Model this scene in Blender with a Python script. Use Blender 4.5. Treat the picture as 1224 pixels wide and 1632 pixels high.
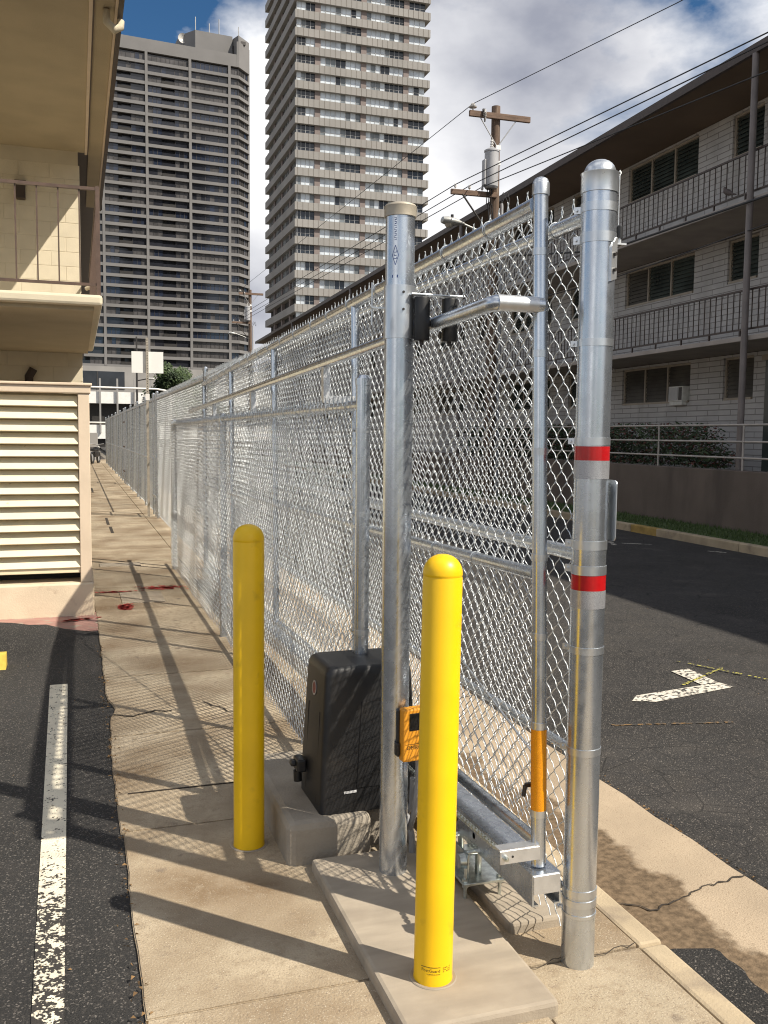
import bpy, bmesh, math, random
import numpy as np
from mathutils import Matrix, Vector
random.seed(7); rng = np.random.default_rng(7)
R = math.radians
scn = bpy.context.scene
col = scn.collection
for o in list(bpy.data.objects): bpy.data.objects.remove(o)

# ------------------------------------------------------------------ camera
HC = 1.68
cam = bpy.data.cameras.new('camera'); camo = bpy.data.objects.new('camera', cam); col.objects.link(camo)
_y, _p, _r = R(18.4), R(4.75), R(0.6)
F = Vector((math.sin(_y)*math.cos(_p), math.cos(_y)*math.cos(_p), -math.sin(_p)))
R0 = Vector((math.cos(_y), -math.sin(_y), 0)); U0 = R0.cross(F)
Rv = R0*math.cos(_r) + U0*math.sin(_r); Uv = -R0*math.sin(_r) + U0*math.cos(_r)
camo.matrix_world = Matrix(((Rv.x, Uv.x, -F.x, 0), (Rv.y, Uv.y, -F.y, 0), (Rv.z, Uv.z, -F.z, HC), (0, 0, 0, 1)))
cam.sensor_fit = 'VERTICAL'; cam.sensor_height = 36; cam.lens = 36*1472/1632
cam.clip_start = 0.05; cam.clip_end = 3000
scn.camera = camo

# ------------------------------------------------------------------ world, sun, exposure
SUN = Vector((0.715, -0.70, 0)).normalized(); EL = R(47.0)
w = bpy.data.worlds.new('World'); scn.world = w; w.use_nodes = True
nt = w.node_tree; nt.nodes.clear()
def N(t, tree=None, **kw):
    n = (tree or nt).nodes.new(t)
    for k, v in kw.items(): setattr(n, k, v)
    return n
sky = N('ShaderNodeTexSky', sky_type='NISHITA', sun_disc=False)
sky.sun_elevation = EL; sky.sun_rotation = math.atan2(SUN.x, SUN.y); sky.air_density = 1.0; sky.dust_density = 0.2; sky.ozone_density = 3.0
tc = N('ShaderNodeTexCoord'); mp = N('ShaderNodeMapping'); mp.inputs['Scale'].default_value = (1, 1, 1.7); mp.inputs['Location'].default_value = (0.08, 2.78, 0.21)
nz = N('ShaderNodeTexNoise'); nz.inputs['Scale'].default_value = 2.3; nz.inputs['Detail'].default_value = 9; nz.inputs['Roughness'].default_value = 0.55
rp = N('ShaderNodeValToRGB'); rp.color_ramp.elements[0].position = 0.43; rp.color_ramp.elements[1].position = 0.54
nz2 = N('ShaderNodeTexNoise'); nz2.inputs['Scale'].default_value = 2.6; nz2.inputs['Detail'].default_value = 7
rp2 = N('ShaderNodeValToRGB'); rp2.color_ramp.elements[0].position = 0.33; rp2.color_ramp.elements[1].position = 0.66
rp2.color_ramp.elements[0].color = (5.6, 5.9, 7.1, 1); rp2.color_ramp.elements[1].color = (22, 21.8, 21.5, 1)
mx = N('ShaderNodeMix', data_type='RGBA')
bg = N('ShaderNodeBackground'); bg.inputs['Strength'].default_value = 0.05
wo = N('ShaderNodeOutputWorld'); L = nt.links.new
L(tc.outputs['Generated'], mp.inputs['Vector']); L(mp.outputs['Vector'], nz.inputs['Vector']); L(mp.outputs['Vector'], nz2.inputs['Vector'])
L(nz.outputs['Fac'], rp.inputs['Fac']); L(nz2.outputs['Fac'], rp2.inputs['Fac'])
L(rp.outputs['Color'], mx.inputs['Factor']); hsv = N('ShaderNodeHueSaturation'); hsv.inputs['Saturation'].default_value = 1.25; hsv.inputs['Value'].default_value = 1.25; L(sky.outputs['Color'], hsv.inputs['Color']); L(hsv.outputs['Color'], mx.inputs['A']); L(rp2.outputs['Color'], mx.inputs['B'])
L(mx.outputs['Result'], bg.inputs['Color']); L(bg.outputs['Background'], wo.inputs['Surface'])
sun = bpy.data.lights.new('sun', 'SUN'); sun.energy = 5.0; sun.angle = R(0.5); sun.color = (1.0, 0.92, 0.79)
suno = bpy.data.objects.new('sun', sun); col.objects.link(suno)
to_sun = Vector((SUN.x*math.cos(EL), SUN.y*math.cos(EL), math.sin(EL)))
suno.rotation_euler = to_sun.to_track_quat('Z', 'Y').to_euler(); suno.location = to_sun*60
scn.view_settings.view_transform = 'Standard'; scn.view_settings.look = 'None'
scn.view_settings.exposure = 0.38; scn.view_settings.gamma = 1.0; scn.view_settings.use_curve_mapping = False
scn.render.engine = 'CYCLES'; scn.render.resolution_x = 768; scn.render.resolution_y = 1024
scn.cycles.max_bounces = 6; scn.cycles.filter_width = 1.1

# ------------------------------------------------------------------ materials
def mat(name, c, rough=0.6, metal=0.0, var=0.12, scale=3.0, detail=6, c2=None, bump=0.0, bscale=60.0, spec=0.5, rnd=0.0, coat=0.0, stretch=None, lo=0.35, hi=0.65):
    m = bpy.data.materials.new(name); m.use_nodes = True; t = m.node_tree; b = t.nodes['Principled BSDF']; K = t.links.new
    b.inputs['Roughness'].default_value = rough; b.inputs['Metallic'].default_value = metal
    b.inputs['Specular IOR Level'].default_value = spec; b.inputs['Coat Weight'].default_value = coat
    geo = N('ShaderNodeNewGeometry', t); mpn = N('ShaderNodeMapping', t)
    if stretch: mpn.inputs['Scale'].default_value = stretch
    K(geo.outputs['Position'], mpn.inputs['Vector'])
    n1 = N('ShaderNodeTexNoise', t); n1.inputs['Scale'].default_value = scale; n1.inputs['Detail'].default_value = detail
    K(mpn.outputs['Vector'], n1.inputs['Vector'])
    r1 = N('ShaderNodeValToRGB', t); e = r1.color_ramp.elements; e[0].position = lo; e[1].position = hi
    ca = c2 if c2 else tuple(x*(1-var) for x in c); cb = c if c2 else tuple(min(1, x*(1+var)) for x in c)
    e[0].color = (*ca, 1); e[1].color = (*cb, 1)
    K(n1.outputs['Fac'], r1.inputs['Fac']); out = r1.outputs['Color']
    if rnd:
        oi = N('ShaderNodeObjectInfo', t); mr = N('ShaderNodeMapRange', t); mr.inputs['To Min'].default_value = 1-rnd; mr.inputs['To Max'].default_value = 1+rnd*0.6
        K(oi.outputs['Random'], mr.inputs['Value']); hs = N('ShaderNodeHueSaturation', t); K(mr.outputs['Result'], hs.inputs['Value']); K(out, hs.inputs['Color']); out = hs.outputs['Color']
    K(out, b.inputs['Base Color'])
    if bump:
        n2 = N('ShaderNodeTexNoise', t); n2.inputs['Scale'].default_value = bscale; n2.inputs['Detail'].default_value = 5; K(mpn.outputs['Vector'], n2.inputs['Vector'])
        bp = N('ShaderNodeBump', t); bp.inputs['Strength'].default_value = bump; bp.inputs['Distance'].default_value = 0.01
        K(n2.outputs['Fac'], bp.inputs['Height']); K(bp.outputs['Normal'], b.inputs['Normal'])
    m['out'] = 1
    return m
def over(m, c, scale, lo, hi, detail=6, loc=(0, 0, 0), kind='noise', stretch=None, box=None):
    """lay a second colour over a material's base colour with a noise mask (dirt, speckle, stain, wear)"""
    t = m.node_tree; b = t.nodes['Principled BSDF']; K = t.links.new
    src = b.inputs['Base Color'].links[0].from_socket
    geo = N('ShaderNodeNewGeometry', t); mpn = N('ShaderNodeMapping', t); mpn.inputs['Location'].default_value = loc
    if stretch: mpn.inputs['Scale'].default_value = stretch
    K(geo.outputs['Position'], mpn.inputs['Vector'])
    if kind == 'noise':
        n = N('ShaderNodeTexNoise', t); n.inputs['Scale'].default_value = scale; n.inputs['Detail'].default_value = detail; f = n.outputs['Fac']
    else:
        n = N('ShaderNodeTexVoronoi', t); n.inputs['Scale'].default_value = scale
        if kind == 'cell': f = N('ShaderNodeSeparateColor', t); K(n.outputs['Color'], f.inputs[0]); f = f.outputs[0]
        elif kind == 'edge': n.feature = 'DISTANCE_TO_EDGE'; f = n.outputs['Distance']
        else: f = n.outputs['Distance']
    K(mpn.outputs['Vector'], n.inputs['Vector'])
    mr = N('ShaderNodeMapRange', t); mr.inputs['From Min'].default_value = lo; mr.inputs['From Max'].default_value = hi; K(f, mr.inputs['Value'])
    fac = mr.outputs['Result']
    mxx = N('ShaderNodeMix', t, data_type='RGBA'); K(fac, mxx.inputs['Factor']); K(src, mxx.inputs['A']); mxx.inputs['B'].default_value = (*c, 1)
    K(mxx.outputs['Result'], b.inputs['Base Color'])
    return m

m_slab = mat('concrete_sidewalk', (0.45, 0.37, 0.26), 0.9, var=0.16, scale=1.6, bump=0.45, bscale=130, rnd=0.16)
over(m_slab, (0.21, 0.145, 0.083), 1.7, 0.40, 0.66); over(m_slab, (0.29, 0.225, 0.15), 24, 0.50, 0.74, 5); over(m_slab, (0.17, 0.13, 0.095), 9, 0.64, 0.76, 8); over(m_slab, (0.20, 0.155, 0.11), 170, 0.58, 0.72, 3); over(m_slab, (0.60, 0.53, 0.42), 240, 0.60, 0.74, 3)
m_pad = mat('concrete_pad', (0.36, 0.305, 0.235), 0.85, var=0.12, scale=4, bump=0.2, bscale=160, stretch=(1, 4, 1))
over(m_pad, (0.26, 0.215, 0.165), 3.2, 0.52, 0.75)
m_opad = mat('concrete_operator_pad', (0.31, 0.27, 0.215), 0.9, var=0.14, scale=6, bump=0.4, bscale=90)
m_kerb = mat('concrete_kerb', (0.43, 0.345, 0.23), 0.9, var=0.15, scale=3, bump=0.3, bscale=120, rnd=0.08); over(m_kerb, (0.24, 0.19, 0.14), 5, 0.53, 0.75)
m_gut = mat('concrete_gutter', (0.40, 0.315, 0.22), 0.9, var=0.13, scale=2.5, bump=0.35, bscale=140)
over(m_gut, (0.235, 0.165, 0.105), 200, 0.57, 0.72, 3)
def silt(m):
    """wet silt lying along the kerb side of the gutter, ragged outer edge"""
    t = m.node_tree; b = t.nodes['Principled BSDF']; K = t.links.new; src = b.inputs['Base Color'].links[0].from_socket
    geo = N('ShaderNodeNewGeometry', t); sp = N('ShaderNodeSeparateXYZ', t); K(geo.outputs['Position'], sp.inputs[0])
    def op(k, a, b_):
        n = N('ShaderNodeMath', t, operation=k)
        for i_, v in enumerate((a, b_)):
            if isinstance(v, (int, float)): n.inputs[i_].default_value = v
            else: K(v, n.inputs[i_])
        return n.outputs[0]
    n1 = N('ShaderNodeTexNoise', t); n1.inputs['Scale'].default_value = 3.2; n1.inputs['Detail'].default_value = 9; n1.inputs['Roughness'].default_value = 0.62; K(geo.outputs['Position'], n1.inputs['Vector'])
    edge = op('SUBTRACT', 2.24, op('MULTIPLY', op('MAXIMUM', op('SUBTRACT', sp.outputs['Y'], 3.5), 0.0), 0.13))
    d = op('ADD', op('SUBTRACT', edge, sp.outputs['X']), op('MULTIPLY', op('SUBTRACT', n1.outputs['Fac'], 0.5), 0.42))
    mr = N('ShaderNodeMapRange', t); mr.inputs['From Min'].default_value = -0.012; mr.inputs['From Max'].default_value = 0.03; K(d, mr.inputs['Value'])
    n2 = N('ShaderNodeTexNoise', t); n2.inputs['Scale'].default_value = 40; n2.inputs['Detail'].default_value = 6; K(geo.outputs['Position'], n2.inputs['Vector'])
    r2 = N('ShaderNodeValToRGB', t); r2.color_ramp.elements[0].position = 0.35; r2.color_ramp.elements[1].position = 0.68; r2.color_ramp.elements[0].color = (0.10, 0.068, 0.038, 1); r2.color_ramp.elements[1].color = (0.215, 0.15, 0.09, 1); K(n2.outputs['Fac'], r2.inputs['Fac'])
    mxx = N('ShaderNodeMix', t, data_type='RGBA'); K(mr.outputs['Result'], mxx.inputs['Factor']); K(src, mxx.inputs['A']); K(r2.outputs['Color'], mxx.inputs['B']); K(mxx.outputs['Result'], b.inputs['Base Color'])
silt(m_gut)
def asphalt(name, base, stone, warm):
    m = mat(name, base, 0.93, var=0.2, scale=1.1, bump=1.0, bscale=150)
    over(m, warm, 5, 0.5, 0.75); over(m, tuple(x*0.5 for x in base), 0.9, 0.54, 0.72, 8); over(m, tuple(x*1.7 for x in warm), 1.6, 0.60, 0.78, 8, loc=(3, 1, 0)); over(m, tuple(x*0.55 for x in stone), 130, 0.54, 0.74, 2); over(m, stone, 190, 0.93, 0.95, kind='cell'); over(m, tuple(x*0.4 for x in base), 230, 0.58, 0.74, 3)
    return m
m_lot = asphalt('asphalt_lot', (0.023, 0.0222, 0.0215), (0.15, 0.135, 0.12), (0.034, 0.031, 0.029))
m_road = asphalt('asphalt_road', (0.031, 0.029, 0.0275), (0.17, 0.15, 0.13), (0.044, 0.039, 0.034))
over(m_road, (0.012, 0.011, 0.010), 5.5, 0.022, 0.0, kind='edge')
m_ground = mat('ground_earth', (0.16, 0.14, 0.11), 0.95, var=0.2, scale=0.4)
m_pink = mat('painted_floor_red', (0.36, 0.20, 0.165), 0.85, var=0.15, scale=5, bump=0.2); over(m_pink, (0.34, 0.28, 0.22), 9, 0.55, 0.66)
def wear(m):
    """worn road paint: the asphalt shows through in ragged grains, most where the tyres run (near end of the bay line)"""
    t = m.node_tree; b = t.nodes['Principled BSDF']; K = t.links.new; src = b.inputs['Base Color'].links[0].from_socket
    geo = N('ShaderNodeNewGeometry', t); sp = N('ShaderNodeSeparateXYZ', t); K(geo.outputs['Position'], sp.inputs[0]); K2 = []
    for sc in (26, 95):
        n = N('ShaderNodeTexNoise', t); n.inputs['Scale'].default_value = sc; n.inputs['Detail'].default_value = 4; K(geo.outputs['Position'], n.inputs['Vector']); K2.append(n.outputs['Fac'])
    a = N('ShaderNodeMath', t, operation='ADD'); K(K2[0], a.inputs[0]); K(K2[1], a.inputs[1])
    yr = N('ShaderNodeMapRange', t); K(sp.outputs['Y'], yr.inputs['Value']); yr.inputs['From Min'].default_value = 3.3; yr.inputs['From Max'].default_value = 3.75; yr.inputs['To Min'].default_value = 0.16; yr.inputs['To Max'].default_value = -0.06
    a2 = N('ShaderNodeMath', t, operation='ADD'); K(a.outputs[0], a2.inputs[0]); K(yr.outputs['Result'], a2.inputs[1])
    mr = N('ShaderNodeMapRange', t); K(a2.outputs[0], mr.inputs['Value']); mr.inputs['From Min'].default_value = 1.08; mr.inputs['From Max'].default_value = 1.14
    mxx = N('ShaderNodeMix', t, data_type='RGBA'); K(mr.outputs['Result'], mxx.inputs['Factor']); K(src, mxx.inputs['A']); mxx.inputs['B'].default_value = (0.035, 0.031, 0.028, 1); K(mxx.outputs['Result'], b.inputs['Base Color'])
m_line = mat('paint_worn_white', (0.72, 0.66, 0.52), 0.8, var=0.1, scale=8, bump=0.5, bscale=130)
wear(m_line)

m_line2 = mat('paint_road_white', (0.66, 0.61, 0.52), 0.8, var=0.1, scale=8, bump=0.4, bscale=130); over(m_line2, (0.05, 0.047, 0.044), 34, 0.50, 0.58, 9)
m_spray = mat('paint_spray_yellow', (0.50, 0.45, 0.08), 0.85, var=0.2, scale=20); over(m_spray, (0.06, 0.055, 0.05), 60, 0.44, 0.56, 5)
m_redpaint = mat('paint_spray_red', (0.42, 0.035, 0.03), 0.85, var=0.2, scale=30)
def galv(name, c, rough, spot=0.5):
    m = mat(name, c, rough, 0.92, var=0.07, scale=14, stretch=(1, 1, 0.35), bump=0.02, bscale=200)
    over(m, tuple(x*0.70 for x in c), 30, 0.60, 0.78, 4, kind='noise', stretch=(1, 1, 0.25)); over(m, (0.12, 0.13, 0.15), 150, 0.72, 0.80, 4)
    t = m.node_tree; b = t.nodes['Principled BSDF']; n = N('ShaderNodeTexNoise', t); n.inputs['Scale'].default_value = 25; n.inputs['Detail'].default_value = 6
    mr = N('ShaderNodeMapRange', t); mr.inputs['To Min'].default_value = rough-0.09; mr.inputs['To Max'].default_value = rough+0.13
    geo = N('ShaderNodeNewGeometry', t); t.links.new(geo.outputs['Position'], n.inputs['Vector']); t.links.new(n.outputs['Fac'], mr.inputs['Value']); t.links.new(mr.outputs['Result'], b.inputs['Roughness'])
    return m
m_galv = galv('galvanised_pipe', (0.60, 0.64, 0.69), 0.25)
m_galvb = galv('galvanised_band', (0.66, 0.69, 0.72), 0.32)
m_wire = mat('galvanised_wire', (0.70, 0.73, 0.745), 0.33, 0.62, var=0.08, scale=40)
m_alum = mat('aluminium_bracket', (0.72, 0.73, 0.74), 0.42, 0.9, var=0.08, scale=20, bump=0.05, bscale=150)
m_zinc = mat('zinc_hardware', (0.62, 0.66, 0.63), 0.3, 0.95, var=0.2, scale=40)
m_tanpaint = mat('cap_painted_tan', (0.42, 0.375, 0.30), 0.5, 0.4, var=0.1, scale=12)
m_yel = mat('plastic_yellow', (0.86, 0.525, 0.005), 0.38, var=0.05, scale=6, bump=0.035, bscale=420, spec=0.45); over(m_yel, (0.60, 0.36, 0.012), 14, 0.64, 0.86, 8)
m_yelink = mat('print_dark_brown', (0.075, 0.045, 0.01), 0.6, var=0.3, scale=200)
m_black = mat('plastic_black_cover', (0.012, 0.012, 0.013), 0.47, var=0.15, scale=8, bump=0.06, bscale=300, spec=0.5); over(m_black, (0.028, 0.025, 0.022), 7, 0.55, 0.8)
m_rubber = mat('rubber_black', (0.018, 0.018, 0.019), 0.42, var=0.2, scale=20)
m_orange = mat('plastic_orange', (0.72, 0.30, 0.018), 0.5, var=0.06, scale=12, bump=0.05, bscale=260)
m_lens = mat('plastic_dark_window', (0.012, 0.011, 0.010), 0.12, var=0.2, scale=20)
m_red = mat('reflective_tape_red', (0.40, 0.008, 0.010), 0.2, var=0.1, scale=30, spec=0.6)
m_silv = mat('reflective_tape_white', (0.50, 0.51, 0.53), 0.35, 0.6, var=0.05, scale=30); over(m_silv, (0.34, 0.34, 0.37), 260, 0.12, 0.04, kind='edge')
m_amber = mat('reflective_tape_amber', (0.83, 0.36, 0.008), 0.3, var=0.08, scale=30); over(m_amber, (0.60, 0.22, 0.005), 260, 0.0, 0.14, kind='edge')
m_badge = mat('badge_red', (0.16, 0.018, 0.022), 0.3, var=0.3, scale=60); m_badger = mat('badge_ring', (0.42, 0.40, 0.41), 0.4, 0.3, var=0.1, scale=50)
m_ink = mat('ink_blue', (0.05, 0.09, 0.26), 0.6, var=0.2, scale=100)
m_labelw = mat('label_white', (0.6, 0.6, 0.6), 0.5, var=0.25, scale=250)
m_conduit = mat('conduit_grey_pvc', (0.23, 0.23, 0.235), 0.5, var=0.1, scale=10)
m_cream = mat('stucco_cream', (0.64, 0.565, 0.42), 0.85, var=0.05, scale=3, bump=0.25, bscale=140)
m_block = mat('painted_block_cream', (0.66, 0.585, 0.44), 0.8, var=0.04, scale=5, bump=0.3, bscale=120, rnd=0.02)
m_mortar = mat('mortar_cream', (0.60, 0.53, 0.395), 0.9, var=0.05)
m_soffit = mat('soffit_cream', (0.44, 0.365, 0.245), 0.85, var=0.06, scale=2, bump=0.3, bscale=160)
m_louver = mat('louver_cream', (0.78, 0.69, 0.48), 0.6, var=0.04, scale=6, bump=0.08, bscale=40, rnd=0.04); over(m_louver, (0.42, 0.33, 0.2), 22, 0.68, 0.78)
m_frame = mat('frame_pinkish_cream', (0.66, 0.535, 0.40), 0.65, var=0.05, scale=5, bump=0.1, bscale=40)
m_plinth = mat('plinth_cream', (0.66, 0.55, 0.40), 0.8, var=0.08, scale=4, bump=0.2, bscale=90); over(m_plinth, (0.36, 0.26, 0.18), 6, 0.60, 0.78)
m_brown = mat('trim_dark_brown', (0.050, 0.033, 0.025), 0.55, var=0.12, scale=8)
m_rust = mat('railing_brown', (0.10, 0.062, 0.045), 0.55, var=0.15, scale=12)
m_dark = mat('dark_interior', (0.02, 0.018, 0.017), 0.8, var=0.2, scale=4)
# right building
m_bwall = mat('painted_brick_white', (0.46, 0.445, 0.43), 0.8, var=0.08, scale=2)
t = m_bwall.node_tree; b = t.nodes['Principled BSDF']
tcx = N('ShaderNodeTexCoord', t); sx = N('ShaderNodeSeparateXYZ', t); cx = N('ShaderNodeCombineXYZ', t); bt = N('ShaderNodeTexBrick', t)
t.links.new(tcx.outputs['Object'], sx.inputs[0]); t.links.new(sx.outputs['Y'], cx.inputs['X']); t.links.new(sx.outputs['Z'], cx.inputs['Y']); t.links.new(cx.outputs[0], bt.inputs['Vector'])
bt.inputs['Scale'].default_value = 1; bt.inputs['Brick Width'].default_value = 0.8; bt.inputs['Row Height'].default_value = 0.122; bt.inputs['Mortar Size'].default_value = 0.009
bt.inputs['Color1'].default_value = (1, 1, 1, 1); bt.inputs['Color2'].default_value = (1, 1, 1, 1); bt.inputs['Mortar'].default_value = (0, 0, 0, 1)
bpn = N('ShaderNodeBump', t); bpn.inputs['Strength'].default_value = 1; bpn.inputs['Distance'].default_value = 0.02
t.links.new(bt.outputs['Color'], bpn.inputs['Height']); t.links.new(bpn.outputs['Normal'], b.inputs['Normal'])
msrc = b.inputs['Base Color'].links[0].from_socket; mm = N('ShaderNodeMix', t, data_type='RGBA'); t.links.new(bt.outputs['Color'], mm.inputs['Factor']); t.links.new(msrc, mm.inputs['B']); mm.inputs['A'].default_value = (0.24, 0.225, 0.21, 1)
t.links.new(mm.outputs['Result'], b.inputs['Base Color'])
m_bslab = mat('balcony_concrete', (0.34, 0.30, 0.265), 0.85, var=0.1, scale=2)
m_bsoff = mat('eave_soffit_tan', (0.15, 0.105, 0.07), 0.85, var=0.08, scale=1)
m_rwall = mat('retaining_wall_tan', (0.135, 0.105, 0.085), 0.9, var=0.1, scale=1.5, bump=0.4, bscale=40)
over(m_rwall, (0.075, 0.06, 0.05), 1.4, 0.5, 0.75, stretch=(1, 1, 0.25))
over(m_bwall, (0.30, 0.28, 0.26), 1.1, 0.56, 0.8, stretch=(1, 1, 0.2))
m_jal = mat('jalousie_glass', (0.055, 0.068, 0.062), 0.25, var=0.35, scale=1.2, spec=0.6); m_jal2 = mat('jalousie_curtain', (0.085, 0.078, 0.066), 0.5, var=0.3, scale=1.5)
m_wframe = mat('window_frame_tan', (0.34, 0.29, 0.23), 0.6, var=0.1, scale=4)
m_column = mat('column_grey_brown', (0.17, 0.145, 0.135), 0.5, var=0.15, scale=3)
m_grail = mat('rail_pale_grey', (0.42, 0.38, 0.34), 0.55, var=0.1, scale=4)
m_ac = mat('ac_white', (0.62, 0.62, 0.58), 0.5, var=0.1, scale=8)
m_grass = mat('grass', (0.075, 0.115, 0.030), 0.9, var=0.3, scale=12, c2=(0.045, 0.07, 0.02))
m_leaf = mat('leaf_dark', (0.055, 0.085, 0.030), 0.6, c2=(0.022, 0.040, 0.014), scale=2.5); m_leafr = mat('leaf_red', (0.16, 0.035, 0.02), 0.6, c2=(0.05, 0.02, 0.015), scale=3)
m_tree = mat('tree_leaf', (0.070, 0.105, 0.035), 0.6, c2=(0.020, 0.036, 0.014), scale=0.9); m_bark = mat('bark', (0.10, 0.075, 0.05), 0.9, var=0.3, scale=6)
m_pole = mat('pole_wood', (0.115, 0.075, 0.052), 0.85, var=0.3, scale=3, stretch=(6, 6, 0.5), bump=0.4, bscale=20); over(m_pole, (0.30, 0.23, 0.17), 5, 0.56, 0.72, stretch=(4, 4, 0.4))
m_arm = mat('crossarm_wood', (0.155, 0.10, 0.070), 0.85, var=0.25, scale=4, stretch=(1, 5, 5))
m_tank = mat('transformer_grey', (0.36, 0.36, 0.37), 0.5, var=0.12, scale=3); m_porc = mat('porcelain', (0.55, 0.53, 0.50), 0.3, var=0.1)
m_iron = mat('iron_dark', (0.05, 0.045, 0.042), 0.5, 0.4, var=0.2, scale=10); m_line_w = mat('wire_black', (0.03, 0.03, 0.033), 0.6)
m_lamp = mat('luminaire_grey', (0.42, 0.42, 0.40), 0.45, 0.3, var=0.1); m_lens2 = mat('luminaire_lens', (0.30, 0.27, 0.22), 0.15)
# towers
m_t2 = mat('tower_precast_beige', (0.27, 0.258, 0.243), 0.85, var=0.07, scale=0.25, rnd=0.05); m_t2col = mat('tower_pillar_pinkish', (0.20, 0.165, 0.155), 0.85, var=0.08, scale=0.3); m_joint = mat('panel_joint', (0.15, 0.13, 0.11), 0.9)
m_t1 = mat('tower_concrete_tan', (0.165, 0.160, 0.158), 0.85, var=0.06, scale=0.2)
m_gA = mat('glass_curtained', (0.56, 0.61, 0.66), 0.35, var=0.2, scale=0.7, spec=0.6); m_gB = mat('glass_open_dark', (0.022, 0.028, 0.038), 0.12, var=0.3, scale=0.6); m_gC = mat('glass_mid', (0.17, 0.19, 0.205), 0.25, var=0.3, scale=0.5)
m_gD = mat('glass_bronze', (0.020, 0.021, 0.027), 0.10, var=0.3, scale=0.3, spec=0.6); m_gE = mat('glass_bronze_drape', (0.060, 0.056, 0.056), 0.3, var=0.4, scale=0.5); m_gF = mat('glass_blue_dark', (0.020, 0.026, 0.045), 0.08, var=0.2, scale=0.3, spec=0.7)
m_mull = mat('mullion_grey', (0.40, 0.40, 0.40), 0.5, 0.3); m_mulld = mat('mullion_dark', (0.055, 0.05, 0.048), 0.5, 0.3)
m_grey = mat('podium_grey', (0.27, 0.26, 0.25), 0.85, var=0.1, scale=0.3); m_white = mat('painted_white', (0.74, 0.73, 0.70), 0.6, var=0.05); m_signback = mat('sign_back_white', (0.80, 0.80, 0.78), 0.5, var=0.03)
m_perf = mat('sign_post_galv', (0.42, 0.38, 0.32), 0.55, 0.5, var=0.15, scale=20)
m_litter = mat('dry_litter', (0.26, 0.155, 0.065), 0.9, c2=(0.12, 0.07, 0.03), scale=25)
m_bird = mat('feather_brown_grey', (0.085, 0.065, 0.058), 0.8, var=0.3, scale=40)

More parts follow.
